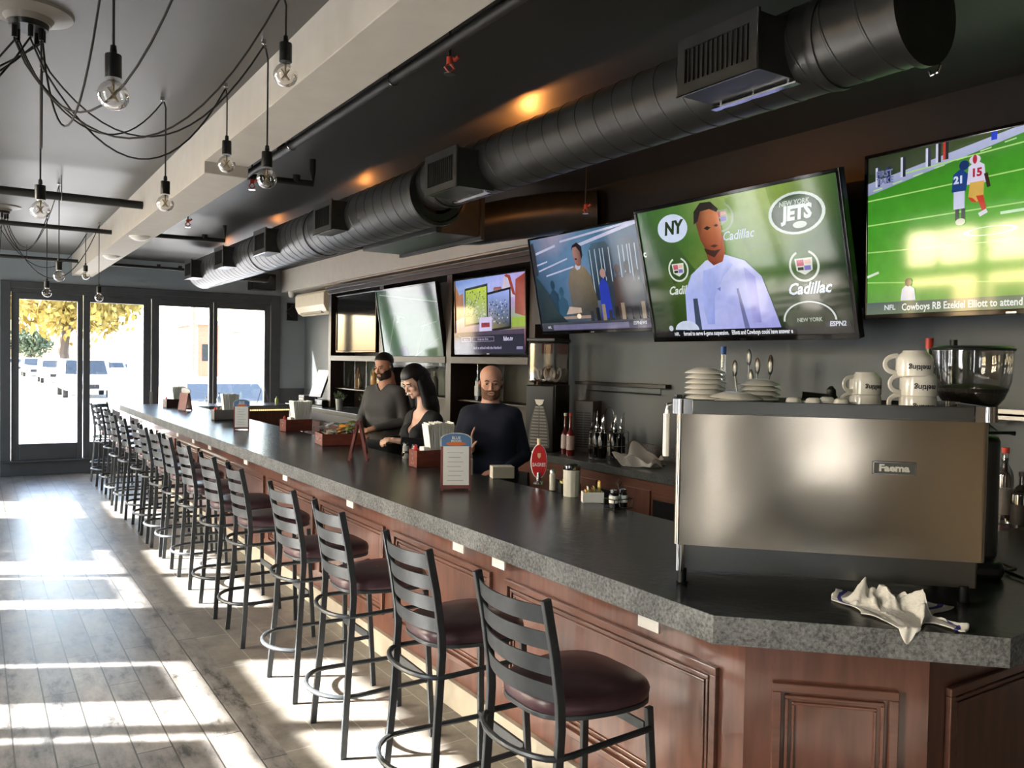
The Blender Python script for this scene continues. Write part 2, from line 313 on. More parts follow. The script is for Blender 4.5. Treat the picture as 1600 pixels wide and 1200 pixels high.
# right wall
struct(B().box(XR, XR + .2, YB, YF + .2, 0, ZC).o('wall_right', GREY, smooth=False))
struct(B().box(XR - .012, XR, 11.75, YF, 0, 1.28).o('baseboard_right', GREYD, smooth=False))
struct(B().box(4.45, XR, 6.5, YF, 2.93, ZC).o('trim_4', DRY, smooth=False, bev=.003))      # pale soffit over the back bar
struct(B().box(4.45, XR, YB, 6.5, 2.16, ZC).o('trim_5', BLK, smooth=False))                # black bulkhead behind the televisions
b = B()
for z, x in ((2.905, 4.44), (2.86, 4.455)):
    b.box(x, x + .03, 6.5, 12.1, z, z + .016)
struct(b.o('trim_6', mat('pale_rail', 'b9a896', .4), smooth=False))
# ============================================================ OUTSIDE
tag(struct(B().box(-150, 200, -60, 260, -.3, -.16).o('ground', mat('asphalt', '8d8d8d', .9, var=.1, scale=1.2), smooth=False)), 'sunlit street outside the glass doors', 'street')
struct(B().box(-6, 14, YF + .2, YF + 2.6, -.18, -.1).o('pavement', mat('concrete', 'b5b3ae', .9, var=.08), smooth=False))
CARW = mat('car_white', 'dcdcda', .3, coat=.5); CARG = mat('car_grey', '8f949a', .3, metal=.5, coat=.5); CARB = mat('car_blue_black', '3b4252', .3, metal=.3, coat=.5)
CGL = mat('car_glass', '22282e', .08); TYR = mat('tyre', '1c1c1c', .8)
def car(label, x, y, body, h=1.5, wdt=1.85, ln=4.6, van=False, rz=0):
    t = T('parked_car', label, 'car', (x, y, -.16), rz, 'cars parked along the street')
    hw = wdt / 2
    if van: pr = [(-ln / 2, .35), (-ln / 2, .9), (-ln / 2 + .75, 1.0), (-ln / 2 + 1.35, h), (ln / 2 - .25, h), (ln / 2, 1.0), (ln / 2, .35)]
    else: pr = [(-ln / 2, .35), (-ln / 2, .8), (-ln / 2 + 1.15, .95), (-ln / 2 + 1.85, h), (ln / 2 - 1.1, h), (ln / 2 - .35, .95), (ln / 2, .85), (ln / 2, .35)]
    b = B(); Mx = Matrix(((0, 0, 1, 0), (1, 0, 0, 0), (0, 1, 0, 0), (0, 0, 0, 1)))
    b.prism(pr, -hw, hw, Mx); bo = b.o('body', body, t, smooth=False, bev=.07)
    a, c = (-ln / 2 + .85, -ln / 2 + 1.33) if van else (-ln / 2 + 1.2, -ln / 2 + 1.82)
    b = B(); b.add([(-hw + .12, a, 1.04), (hw - .12, a, 1.04), (hw - .2, c, h - .08), (-hw + .2, c, h - .08)], [(0, 1, 2, 3)])
    B2 = b.o('windscreen', CGL, t, smooth=False); B2.location = (0, -.03, .02)
    for s_ in (-1, 1):
        b = B(); ys = (-ln / 2 + 1.5, -ln / 2 + 2.5, -ln / 2 + 3.3) + ((-ln / 2 + 4.2,) if van else ())
        for q in range(len(ys) - 1): b.box(s_ * hw - .012, s_ * hw + .012, ys[q] + .05, ys[q + 1] - .05, .98, h - .12)
        b.o('side_window', CGL, t, smooth=False)
    for sx in (-1, 1):
        for yy in (-ln / 2 + .85, ln / 2 - .85):
            B().cyl((sx * (hw - .2), yy, .32), (sx * (hw + .01), yy, .32), .32, n=20).o('wheel', TYR, t)
        B().box(sx * hw * .75 - .16, sx * hw * .75 + .16, -ln / 2 - .012, -ln / 2 + .02, .62, .78).o('headlight', PLAST, t, smooth=False)
    B().box(-.4, .4, -ln / 2 - .015, -ln / 2, .42, .62).o('grille', TYR, t, smooth=False)
    return t
car('white van with dark side windows parked outside the second glass door', 4.35, 25.4, CARW, h=1.58, ln=4.9, van=True)
car('pale car with a wide windscreen parked outside the third glass door', 4.45, 18.7, CARW, h=1.5)
car('white pickup sized car facing the doors, split by the post between the first two doors', 4.4, 44, CARW, h=1.75, wdt=2.0)
car('grey car just behind the facing white car, seen through the second door', 6.5, 53, CARG, h=1.6)
car('white estate car further up the street, left of the facing white car', 4.75, 66, CARW, h=1.6)
car('silver car far up the street under the yellow tree', 4.5, 84, CARG, h=1.6)
car('smallest farthest pale car at the left of the first door', 3.9, 100, CARW, h=1.5)
def tree(label, x, y, h, r, colr, n=420):
    t = T('street_tree', label, 'tree', (x, y, -.16))
    b = B(); b.tube([(0, 0, 0), (-.3, 0, h * .25), (-.1, .1, h * .45), (-.6, 0, h * .7)], [.38, .3, .24, .12], 8)
    for a in range(5): b.tube([(-.1, .1, h * .4), (math.cos(a * 1.3) * r * .4, math.sin(a * 1.3) * r * .4, h * .62), (math.cos(a * 1.3) * r * .7, math.sin(a * 1.3) * r * .7, h * .8)], [.16, .1, .04], 6)
    b.o('trunk', mat('bark', '4a4038', .9), t)
    b = B(); rd = random.Random(int(x * 10 + y))
    for i in range(n):
        a, e, q = rd.uniform(0, 2 * PI), rd.uniform(-1, 1), rd.uniform(.35, 1)
        c = Vector((math.cos(a) * math.sqrt(1 - e * e) * r * q, math.sin(a) * math.sqrt(1 - e * e) * r * q, h * .68 + e * h * .3 * q))
        Mr = Matrix.Translation(c) @ Euler((rd.uniform(0, 6), rd.uniform(0, 6), rd.uniform(0, 6))).to_matrix().to_4x4()
        sz = rd.uniform(.12, .3)
        for q2 in range(6):
            d = Vector((rd.uniform(-.6, .6), rd.uniform(-.6, .6), rd.uniform(-.5, .5)))
            b.add([(d.x - sz, d.y, d.z), (d.x, d.y - sz * .6, d.z + .03), (d.x + sz, d.y, d.z), (d.x, d.y + sz * .6, d.z - .02)], [(0, 1, 2, 3)], Mr)
    b.o('foliage', mat('leaves_' + colr, colr, .8, var=.25, scale=2), t, smooth=False)
tree('yellow leaved tree over the street outside the first glass door', 4.9, 57.5, 8.2, 4.2, '94803c', 1100)
tree('small dark green tree far up the street behind the yellow tree', 5.4, 108, 4.8, 2, '46523a', 300)
def building(label, x0, x1, y0, y1, h, m, nwx, nwz):
    t = T('street_building', label, 'building', ((x0 + x1) / 2, y0, -.16))
    hw = (x1 - x0) / 2; B().box(-hw, hw, 0, y1 - y0, 0, h).o('wall', m, t, smooth=False)
    B().box(-hw - .3, hw + .3, -.3, y1 - y0 + .3, h, h + .35).o('roof', mat('roof_grey', '7c7c7c', .8), t, smooth=False)
    for i in range(nwx):
        for j in range(nwz):
            cx = -hw + (i + .5) * 2 * hw / nwx; cz = 1.6 + j * 3
            if cz + 1 < h: B().box(cx - .5, cx + .5, -.05, .02, cz, cz + 1.4).o('window', CGL, t, smooth=False)
building('pale house across the street behind the parked cars', 19.6, 36, 66, 78, 4.2, mat('pale_render', 'f0eee8', .8), 5, 2)
building('red brick gable building seen through the third glass door', 15.6, 17.3, 72, 80, 4.6, mat('brick_red', 'a8604c', .8, var=.15), 1, 1)
tag(B().tube([(0, 0, 0), (0, 0, 7)], [.12, .09], 10).o('lamp_post', mat('rust_post', '9a6a58', .6)), 'slim rust coloured street post outside the third glass door', 'post').location = (7.75, 36.7, -.16)
# ============================================================ MAIN BAR
PX = 2.10
t = T('bar_counter', 'long bar counter of panelled mahogany under dark granite running to the doors', 'bar counter', (0, 0, 0))
outer = [(1.82, 13.5), (1.82, 1.702), (2.385, 1.147), (4.2, 1.147), (4.2, 1.95), (3.2, 1.95), (2.75, 2.42), (2.75, 12.75), (4.2, 12.75), (4.2, 13.5)]
b = B(); b.prism(outer, 1.0685, 1.07); b.o('granite_top', GRAN_T, t, smooth=False)
b = B(); b.prism(outer, .985, 1.0685); b.o('granite_edge', GRAN_E, t, smooth=False, label='rough hewn lighter granite edge')
inn = [(PX, 13.2), (PX, 1.822), (2.506, 1.442), (4.15, 1.442), (4.15, 1.9), (3.1, 1.9), (2.62, 2.4), (2.62, 12.8), (4.15, 12.8), (4.15, 13.2)]
b = B(); b.prism(inn, 0, .985); b.o('base', WOOD, t, smooth=False)
def moulding(b, p0, p1, z0, z1, nrm, w_=.028, d=.02):
    # picture-frame moulding on a vertical face, p0->p1 horizontally
    a, c = Vector((p0[0], p0[1], 0)), Vector((p1[0], p1[1], 0)); n_ = Vector((nrm[0], nrm[1], 0)).normalized(); u = (c - a).normalized(); L_ = (c - a).length
    Mm = Matrix((( u.x, n_.x, 0, a.x), (u.y, n_.y, 0, a.y), (0, 0, 1, 0), (0, 0, 0, 1)))
    for k_, (o_, ww, dd) in enumerate(((0, w_, d), (w_ + .012, .012, d * .6), (w_ + .034, .01, d * .35))):
        x0, x1, q0, q1 = o_, L_ - o_, z0 + o_, z1 - o_
        b.box(x0, x1, 0, dd, q0, q0 + ww, Mm); b.box(x0, x1, 0, dd, q1 - ww, q1, Mm)
        b.box(x0, x0 + ww, 0, dd, q0 + ww, q1 - ww, Mm); b.box(x1 - ww, x1, 0, dd, q0 + ww, q1 - ww, Mm)
ys = [1.93, 3.38, 4.62, 5.86, 7.1, 8.34, 9.58, 10.82, 12.06, 13.1]
for i in range(len(ys) - 1):
    b = B(); moulding(b, (PX, ys[i + 1] - .13), (PX, ys[i]), .25, .79, (-1, 0)); b.o('panel_moulding', WOODH, t, smooth=False, bev=.003)
u = Vector((2.506 - PX, 1.442 - 1.822, 0)); L_ = u.length; u.normalize()
pa = Vector((PX, 1.822, 0)) + u * .085; pb = Vector((PX, 1.822, 0)) + u * (L_ - .09)
b = B(); moulding(b, pa, pb, .25, .79, (-.68, -.73)); b.o('panel_moulding', WOODH, t, smooth=False, bev=.003)
b = B(); moulding(b, (2.60, 1.442), (3.3, 1.442), .25, .79, (0, -1)); b.o('panel_moulding', WOODH, t, smooth=False, bev=.003)
b = B(); b.box(PX - .018, PX, 1.81, 13.2, 0, .13); b.box(PX - .026, PX, 1.81, 13.2, .13, .145); b.o('plinth', mat('beige_tile', 'b3aa98', .5, var=.1, scale=6), t, smooth=False, label='beige tiled plinth')
b = B(); b.box(PX - .05, PX + .02, 1.86, 13.1, .9, .985); b.o('apron_rail', WOODH, t, smooth=False)
for y in (2.22, 3.24, 3.62, 5.05, 6.38, 7.5, 8.85, 9.6, 10.45):
    q = B().box(PX - .06, PX - .05, y - .055, y + .055, .845, .91).o('outlet_plate', PLAST, t, smooth=False, bev=.002)
b = B(); pr = []
for i in range(40):
    b.ell((2.9 + i * .032, 12.74, 1.0), .0115, 8, 6)
tag(b.o('rope_light', mat('warm_led', 'fff0c0', .5, emit='ffdf9a', es=2.2)), 'warm beaded rope light under the far cross counter edge', 'rope light')
b = B(); b.cyl((2.86, 12.745, 1.0), (4.2, 12.745, 1.0), .004); 
# ============================================================ STOOLS
def make_stool():
    t = T('bar_stool', '', 'bar stool', (0, 0, 0), 0, 'bar stools along the bar')
    for s in (-1, 1):
        y = s * .195
        b = B(); b.tube([(-.235, s * .215, 0), (-.205, y, .42), (-.188, y, .72), (-.192, y, .80), (-.215, y, .95), (-.25, y, 1.115)], [(.0125, .021)] * 6, 4, flat=(0, 1, 0)); b.o('rear_leg', MET, t, smooth=False, bev=.003)
        b = B(); b.tube([(.215, s * .2, 0), (.185, s * .165, .70)], [(.0135, .019)] * 2, 4, flat=(0, 1, 0)); b.o('front_leg', MET, t, smooth=False, bev=.003)
    def slat(z, zw, xb):
        n_ = 12; b = B(); vs = []
        for i in range(n_ + 1):
            q = -1 + 2 * i / n_; y = q * .19; x = xb - .045 * (1 - q * q)
            for dx in (-.003, .003):
                for dz in (-zw, zw): vs.append((x + dx + dz * -.14, y, z + dz))
        fs = []
        for i in range(n_):
            a = i * 4; c = a + 4
            fs += [(a, a + 1, c + 1, c), (a + 2, c + 2, c + 3, a + 3), (a + 1, a + 3, c + 3, c + 1), (a, c, c + 2, a + 2)]
        fs += [(0, 2, 3, 1), (n_ * 4, n_ * 4 + 1, n_ * 4 + 3, n_ * 4 + 2)]
        b.add(vs, fs); return b
    for z, xb in ((1.065, -.24), (.985, -.224), (.905, -.21), (.825, -.2)): slat(z, .027, xb).o('back_slat', MET, t)
    # seat
    def outline(g):
        P = []
        for i in range(44):
            a = 2 * PI * i / 44; c, s_ = math.cos(a), math.sin(a); k = 3.2
            rr = 1 / (abs(c) ** k + abs(s_) ** k) ** (1 / k)
            x = rr * c; y = rr * s_
            wd = .205 + .015 * x if x > 0 else .205 - .035 * (-x)
            P.append((x * .215 * g + .005, y * wd * g))
        return P
    b = B(); rings = [(.97, .735), (1.0, .745), (1.01, .762), (.985, .78), (.9, .79), (.5, .798), (.02, .80)]
    vs = []; fs = []
    for g, z in rings: vs += [(x, y, z) for x, y in outline(g)]
    for i in range(len(rings) - 1):
        for j in range(44): fs.append((i * 44 + j, i * 44 + (j + 1) % 44, (i + 1) * 44 + (j + 1) % 44, (i + 1) * 44 + j))
    b.add(vs, fs); b.o('seat_cushion', VIN, t, ang=80)
    b = B(); b.prism(outline(1.0), .722, .738); b.o('seat_frame', MET, t, bev=.003)
    def ring(z, back, r, xf):
        pts = [(xf, .18, z), (.0, .19, z), (-.15, .2, z)]
        for i in range(1, 12):
            a = PI / 2 + PI * i / 12; pts.append((-.17 + back * math.cos(a), .205 * math.sin(a), z))
        pts += [(-.15, -.2, z), (0, -.19, z), (xf, -.18, z)]
        return B().tube(pts, r, 8)
    ring(.27, .16, .0115, .2).o('footrest_ring', MET, t)
    ring(.635, .11, .0105, .18).o('upper_ring', MET, t)
    B().box(.185, .197, -.18, .18, .255, .295).o('front_footrest', MET, t, smooth=False)
    B().box(.17, .18, -.16, .16, .62, .65).o('stretcher', MET, t, smooth=False)
    return t
stool = make_stool()
SY = [(2.14, 0, 'black ladder-back bar stool nearest the camera, by the chamfered bar corner'),
      (2.87, 0, 'black ladder-back bar stool second from the camera along the bar'),
      (3.71, 0, 'black ladder-back bar stool third from the camera along the bar'),
      (4.42, 0, 'black ladder-back bar stool fourth from the camera, under a white outlet'),
      (5.37, 0, 'black bar stool fifth from the camera, front one of a close pair'),
      (6.07, -.01, 'black bar stool sixth from the camera, rear one of a close pair'),
      (6.90, 0, 'black bar stool seventh from the camera, standing alone mid bar'),
      (7.62, .01, 'black bar stool eighth from the camera along the bar'),
      (8.13, .0, 'black bar stool ninth from the camera, tucked against the eighth'),
      (8.74, 0, 'black bar stool tenth from the camera along the bar'),
      (9.36, .02, 'black bar stool eleventh from the camera along the bar'),
      (10.08, 0, 'black bar stool twelfth from the camera, its rear leg dark in shadow'),
      (10.68, -.02, 'black bar stool thirteenth from the camera, its rear legs sunlit'),
      (11.6, .03, 'black bar stool third from the far end of the bar'),
      (12.4, .02, 'black bar stool next to last at the far end of the bar')]
for i, (y, dx, lab) in enumerate(SY):
    s = stool if i == 0 else dup(stool)
    s.location = (1.64 + dx, y, 0); s.rotation_euler = (0, 0, R(random.uniform(-2.5, 2.5)) if i > 0 else 0); s['label'] = lab
s = dup(stool, (1.72, 13.13, 0), R(-38), 'black bar stool at the far bar end, turned and silhouetted against the glass door')
# ============================================================ ESPRESSO MACHINE
RM = -PI / 4
t = T('espresso_machine', 'large brushed steel espresso machine standing on the near bar corner', 'espresso machine', (2.262, 1.657, 1.07), RM)
W2 = .468
def rounded(x0, x1, y0, y1, r, n=6):
    P = []
    for cx, cy, a0 in ((x1 - r, y1 - r, 0), (x0 + r, y1 - r, 90), (x0 + r, y0 + r, 180), (x1 - r, y0 + r, 270)):
        for i in range(n + 1): a = R(a0 + 90 * i / n); P.append((cx + r * math.cos(a), cy + r * math.sin(a)))
    return P
b = B()
prof = []
b.prism(rounded(-W2, W2, 0, .40, .018), .142, .572); b.o('body_panel', STEEL, t)
b = B(); b.prism(rounded(-W2 + .025, W2 - .012, .03, .38, .01), .055, .142); b.o('lower_panel', DST, t)
b = B(); b.prism(rounded(-W2 - .008, W2 + .012, -.008, .41, .012), .572, .582); b.o('tray', DST, t, smooth=False)
b = B()
for z0, z1 in ((.577, .618),):
    b.box(-W2 + .05, W2 - .05, -.012, -.004, z0, z1); b.box(-W2 + .05, W2 - .05, .405, .413, z0, z1)
    b.box(-W2 - .012, -W2 - .004, .05, .36, z0, z1); b.box(W2 + .008, W2 + .016, .05, .36, z0, z1)
b.o('cup_rail', DST, t, smooth=False, bev=.002)
for cx, sx in ((-W2 - .012, 1), (W2 + .016, -1)):
    for cy, sy in ((-.012, 1), (.413, -1)):
        b = B(); b.box(min(cx, cx + sx * .062), max(cx, cx + sx * .062), min(cy, cy + sy * .008), max(cy, cy + sy * .008), .572, .62); b.box(min(cx, cx + sx * .008), max(cx, cx + sx * .008), min(cy, cy + sy * .062), max(cy, cy + sy * .062), .572, .62)
        b.cyl((cx + sx * .025, cy - sy * .0, .573), (cx + sx * .025, cy - sy * .0, .619), .01); b.o('rail_corner', CHR, t)
for x in (-W2 + .03, W2 - .05):
    for y in (.03, .36):
        b = B(); b.cyl((x, y, .0), (x, y, .012), .017, .02); b.cyl((x, y, .012), (x, y, .06), .014); b.o('foot', BPL, t)
b = B(); b.cyl((-W2 + .022, .012, .055), (-W2 + .022, .012, .142), .014, n=18); b.o('front_leg_sleeve', CHR, t)
b = B(); b.box(.135, .262, -.006, .0, .40, .442); b.o('badge', mat('badge_grey', '57574f', .4, metal=.5), t, smooth=False, bev=.002)
b = B()
for x0, x1, z0, z1 in ((.137, .26, .438, .4405), (.137, .26, .4015, .404), (.137, .1395, .4015, .4405), (.2575, .26, .4015, .4405)): b.box(x0, x1, -.0072, -.006, z0, z1)
b.o('badge_border', CHR, t, smooth=False)
lettering('badge_lettering', 'Faema', .03, Tx((.198, -.0066, .421)) @ UPRIGHT, mat('badge_print', 'c9c6ba', .4), t, bold=.0012, sx=1.15)
# steam wand on the left end
b = B(); b.tube([(-W2 - .004, .1, .60), (-W2 - .03, .1, .595), (-W2 - .034, .1, .57), (-W2 - .034, .1, .45)], .0065); b.o('steam_wand', CHR, t)
b = B(); b.tube([(-W2 - .034, .1, .565), (-W2 - .034, .1, .42)], .011); b.o('wand_grip', PLAST, t)
# group heads and handles at the rear (barista side)
for x in (-.25, 0, .25):
    b = B(); b.cyl((x, .43, .27), (x, .43, .36), .035); b.o('group_head', CHR, t)
    b = B(); b.tube([(x, .44, .26), (x, .56, .235)], [.012, .016]); b.o('portafilter_handle', BPL, t)
# saucers, cups on the tray
TM = Matrix.Translation((2.262, 1.657, 1.07)) @ Matrix.Rotation(RM, 4, 'Z')
def onm(x, y, z): return tuple(TM @ Vector((x, y, z)))
SAU = [(.0, .017), (.034, .017), (.036, .015), (.066, .003), (.071, .0), (.0715, .002), (.066, .0065), (.036, .019), (.03, .0205), (0, .0205)]
def saucer(r):
    b = B(); k_ = r / .0715; b.lathe([(a * k_, z) for a, z in SAU], 32); return b
sm = saucer(.070).o('saucer', WHITE); sm_used = False; sb = saucer(.086).o('saucer', WHITE)
for q in (sm, sb): COL.objects.unlink(q)
def pile(x, y, n, proto, nm, dz=.0125, tl=0):
    for i in range(n):
        o = proto.copy(); COL.objects.link(o)
        jx, jy = random.uniform(-.003, .003), random.uniform(-.003, .003)
        o.location = onm(x + jx + tl * i * .003, y + jy, .583 + i * dz); o.rotation_euler = (tl * .05, tl * .06, random.uniform(0, 6))
        pos = 'topmost' if i == n - 1 else 'bottom' if i == 0 else ['second', 'third', 'fourth', 'fifth', 'sixth', 'seventh', 'eighth'][i - 1]
        tag(o, 'upside down white saucer, %s %sof the %s' % (pos, '' if pos in ('topmost', 'bottom') else 'from the bottom ', nm), 'saucer', 'saucers stacked on the espresso machine')
pile(-.375, .15, 8, sm, 'tall left stack', dz=.0172); pile(-.195, .21, 6, sm, 'right stack', dz=.0165)
pile(-.28, .085, 4, sb, 'low wide stack in front', dz=.0135, tl=.6)
LET = mat('black_print', '1d1d1d', .5)
def cup(loc, rz, label, scale=1, txt='melting', group='inverted cups on the espresso machine'):
    t = T('coffee_cup', label, 'cup', loc, rz, group)
    s = scale; b = B()      # upside down: rim at z 0, foot ring on top
    b.lathe([(.050 * s, 0), (.0515 * s, .002 * s), (.051 * s, .05 * s), (.046 * s, .062 * s), (.036 * s, .069 * s), (.032 * s, .076 * s), (.028 * s, .076 * s), (.026 * s, .07 * s), (0, .07 * s)], 36)
    b.lathe([(.0, .064 * s), (.044 * s, .058 * s), (.048 * s, .0)], 36); b.o('body', WHITE, t)
    P = [(-.047 * s - .036 * s * math.sin(PI * i / 14) ** .8, 0, .035 * s - .025 * s * math.cos(PI * i / 14)) for i in range(15)]
    B().tube(P, [(.0045 * s, .007 * s)] * 15, 8, flat=(0, 1, 0)).o('handle', WHITE, t)
    if txt:
        vs, fs = text_geo(txt, .022 * s, .0004, .0006)
        b = B(); nv = []
        for x, y, z in vs:        # wrapped round the cup and upside down
            a = -PI / 2 - x / (.0515 * s); r_ = .0516 * s + max(z, 0)
            nv.append((r_ * math.cos(a), r_ * math.sin(a), .026 * s - y))
        b.add(nv, fs); b.o('print', LET, t, smooth=False)
    return t
tl_ = cup(onm(.285, .095, .583), RM + .15, 'inverted white cup, bottom of the tall stack beside the coffee hopper', txt='melting', scale=1.08)
dup(tl_, onm(.285, .095, .583 + .062), RM + .2, 'inverted white cup printed in black, middle of the tall stack')
dup(tl_, onm(.272, .095, .583 + .124), RM + .1, 'inverted white cup printed in black, topmost of the tall stack')
c4 = cup(onm(.155, .24, .583), RM + .3, 'inverted white cup, lower of the two stacked left of the tall cup stack', scale=1.0, txt=None)
cup(onm(.155, .24, .583 + .058), RM + .45, 'inverted white cup, upper of the two left of the tall cup stack', scale=1.0, txt='melting')
def demi(x, y, label, s=.62, z=.583):
    t = T('espresso_cup', label, 'cup', onm(x, y, z), RM, 'small cups lying behind the machine rail')
    b = B(); b.lathe([(.05 * s, 0), (.051 * s, .003), (.043 * s, .045 * s + .004), (.036 * s, .07 * s), (.026 * s, .07 * s + .004), (0, .07 * s)], 28); b.o('body', WHITE, t)
    B().tube([(.046 * s, 0, .02 * s), (.075 * s, 0, .025 * s), (.07 * s, 0, .055 * s), (.04 * s, 0, .055 * s)], .0035).o('handle', WHITE, t)
for x, y, l in ((-.09, .12, 'small inverted white espresso cup nearest the right saucer stack'), (-.03, .1, 'small inverted white espresso cup second in the low row'), (.055, .09, 'small inverted white espresso cup right of centre in the low row'), (.03, .22, 'small inverted white espresso cup behind the low row, beside black tongs')):
    demi(x, y, l)
t = T('tamper', 'black handled chrome tamper lying behind the small cups', 'tamper', onm(.06, .33, .583), RM)
b = B(); b.lathe([(0, 0), (.028, 0), (.028, .012), (.01, .018), (.01, .03), (.018, .045), (.016, .07), (.006, .082), (0, .083)], 24); b.o('body', BPL, t)
B().tube([(-.1, -.02, .05), (-.02, -.01, .045), (.02, 0, .042)], [(.012, .006), (.01, .006), (.006, .005)], 8).o('side_handle', BPL, t)
# ============================================================ GRINDER
gx, gy = 3.02, 1.615
t = T('coffee_grinder', 'tall dark coffee grinder with big smoked bean hopper behind the machine', 'coffee grinder', (gx, gy, 1.07), RM)
b = B(); b.prism(rounded(-.1, .1, -.12, .12, .05), 0, .06); b.prism(rounded(-.085, .085, -.1, .11, .06), .06, .50); b.o('body', mat('grinder_grey', '3a3b3a', .35, metal=.5), t, bev=.02)
b = B(); b.lathe([(.06, .5), (.062, .56), (.05, .57)], 28); b.o('collar', BPL, t)
b = B(); b.lathe([(.05, .57), (.07, .585), (.105, .63), (.125, .69), (.13, .76), (.131, .8)], 40); b.o('hopper', clear_glass('smoked_plastic', (.62, .6, .56), .12, .05), t)
b = B(); b.lathe([(0, .575), (.05, .577), (.075, .595), (.108, .64), (.117, .665), (.09, .675), (.05, .68), (0, .672)], 40); b.o('coffee_beans', mat('coffee_beans', '1e1612', .45, var=.5, scale=90, bump=.8, bscale=120), t)
b = B(); b.lathe([(0, .803), (.134, .8), (.136, .808), (.12, .816), (0, .818)], 40); b.o('hopper_lid', BPL, t)
b = B(); b.tube([(.03, .1, .46), (.02, .2, .46)], [.006, .012]); b.tube([(-.02, -.07, .51), (.12, -.02, .51), (.14, -.02, .508)], [.006, .006, .009]); b.o('lever', BPL, t)
b = B(); b.tube([(.09, .1, .02), (.15, .13, .012), (.18, .05, .01), (.13, 0, .012), (.16, -.1, .01)], .006); b.o('power_cord', BPL, t)
# towel on the corner
t0 = mat('towel', 'cfccc2', .9, var=.06, bump=.5, bscale=90)
def towel(name, label, cx, cy, z0, sx, sy, rz, seed, edge=None, amp=.05, stripe=True):
    rd = np.random.RandomState(seed); n_ = 56
    ph = rd.uniform(0, 6, 12); fr = rd.uniform(1.5, 5, 12)
    def fn(a, c):
        u_, v_ = a - .5, c - .5
        ww = 0
        for k_ in range(6): ww += math.sin(fr[k_] * 3 * (u_ * math.cos(ph[k_]) + v_ * math.sin(ph[k_])) + ph[k_]) / (1 + .3 * k_)
        ww2 = math.sin(9 * u_ + 4 * v_ + ph[7]) * math.cos(7 * v_ - 3 * u_ + ph[8])
        x = u_ * sx * (1 + .25 * math.sin(5 * v_ + ph[9])) + .03 * ww2; y = v_ * sy * (1 + .3 * math.sin(4 * u_ + ph[10])) + .02 * ww
        h = z0 + .004 + amp * max(0, .35 + .3 * ww + .25 * ww2) * (1 - 2.2 * max(abs(u_), abs(v_)) ** 3)
        X = cx + x * math.cos(rz) - y * math.sin(rz); Y = cy + x * math.sin(rz) + y * math.cos(rz)
        if edge:                      # hangs over the chamfered edge
            d = edge(X, Y)
            if d > 0: X -= -.69 * -d * .0; h2 = z0 + .006 - d * .95; X, Y = X + .715 * d * .96, Y + .70 * d * .96; X -= .008; Y -= .008; h = min(h * 1, h2) + .004 * ww2
        return (X, Y, max(h, z0 + .004) if not (edge and edge(cx + x * math.cos(rz) - y * math.sin(rz), cy + x * math.sin(rz) + y * math.cos(rz)) > 0) else h)
    b = B(); b.grid(fn, n_, n_); return b
def edge_d(X, Y): return -((X - 1.82) * .7013 + (Y - 1.702) * .7129)      # distance beyond the chamfered counter edge
def crumpled(n_=84):
    rd = np.random.RandomState(11); oct_ = [(rd.uniform(0, 2 * PI), rd.uniform(0, 2 * PI), 4 + 3.2 * k_, 1 / (1 + .55 * k_)) for k_ in range(7)]
    ux, uy = Vector((.713, -.70, 0)), Vector((.70, .713, 0))          # along and into the counter
    c0 = Vector((2.315, 1.42, 1.0715)); b = B()
    def fn(a, c):
        u_, v_ = a - .5, c - .5; s = 0
        for th, ph, fr, am in oct_: q = math.sin(fr * (u_ * math.cos(th) + v_ * math.sin(th)) + ph); s += am * (1 - 2 * abs(q))
        # irregular outline: one corner pulled out left, one right, one hanging over the edge
        al = -.015 + u_ * .24 + .035 * u_ ** 3 * 8 * (.5 + v_) - .035 * math.sin(7 * v_ + 1) * (1 if u_ > 0 else .6)
        de = .065 + v_ * .26 - .16 * math.exp(-((u_ + .08) / .16) ** 2) * (v_ < 0) * (-v_ * 2) + .03 * math.sin(6 * u_ + 2)
        if u_ > .25: de -= (u_ - .25) * .22
        if u_ < -.3: de += (-.3 - u_) * .30
        al += .012 * s * (.5 - abs(v_)); P = c0 + ux * al + uy * de
        ed = 1 - max(abs(u_), abs(v_)) * 2; h = (.024 + .026 * max(-.8, s)) * min(1, .25 + ed * 1.6) + .028 * math.exp(-(u_ ** 2 + (v_ - .1) ** 2) / .05)
        h = max(h, .002 + .004 * (1 + math.sin(17 * u_ + 9 * v_)) * .5); d = edge_d(P.x, P.y)
        if d > 0:                         # past the edge: hang straight down
            P2 = P + uy * (d + .006 + .006 * math.sin(26 * u_) ** 2); return (P2.x - uy.x * .012, P2.y - uy.y * .012, 1.074 - d * 1.0 + min(h, .006))
        return (P.x, P.y, c0.z + h)
    b.grid(fn, n_, n_); return b
tw = crumpled().o('bar_towel', t0, None, solid=.003, ang=80)
# woven blue stripes near two hems
sm_ = mat('towel_stripe', '3c3f86', .9)
tw.data.materials.append(sm_)
for p in tw.data.polygons:
    i = p.index // 84; j = p.index % 84
    if i in (76, 77, 78) or (i in (4, 5, 6) and j > 30): p.material_index = 1
tag(tw, 'crumpled white towel with blue stripes draped over the bar corner edge', 'towel')
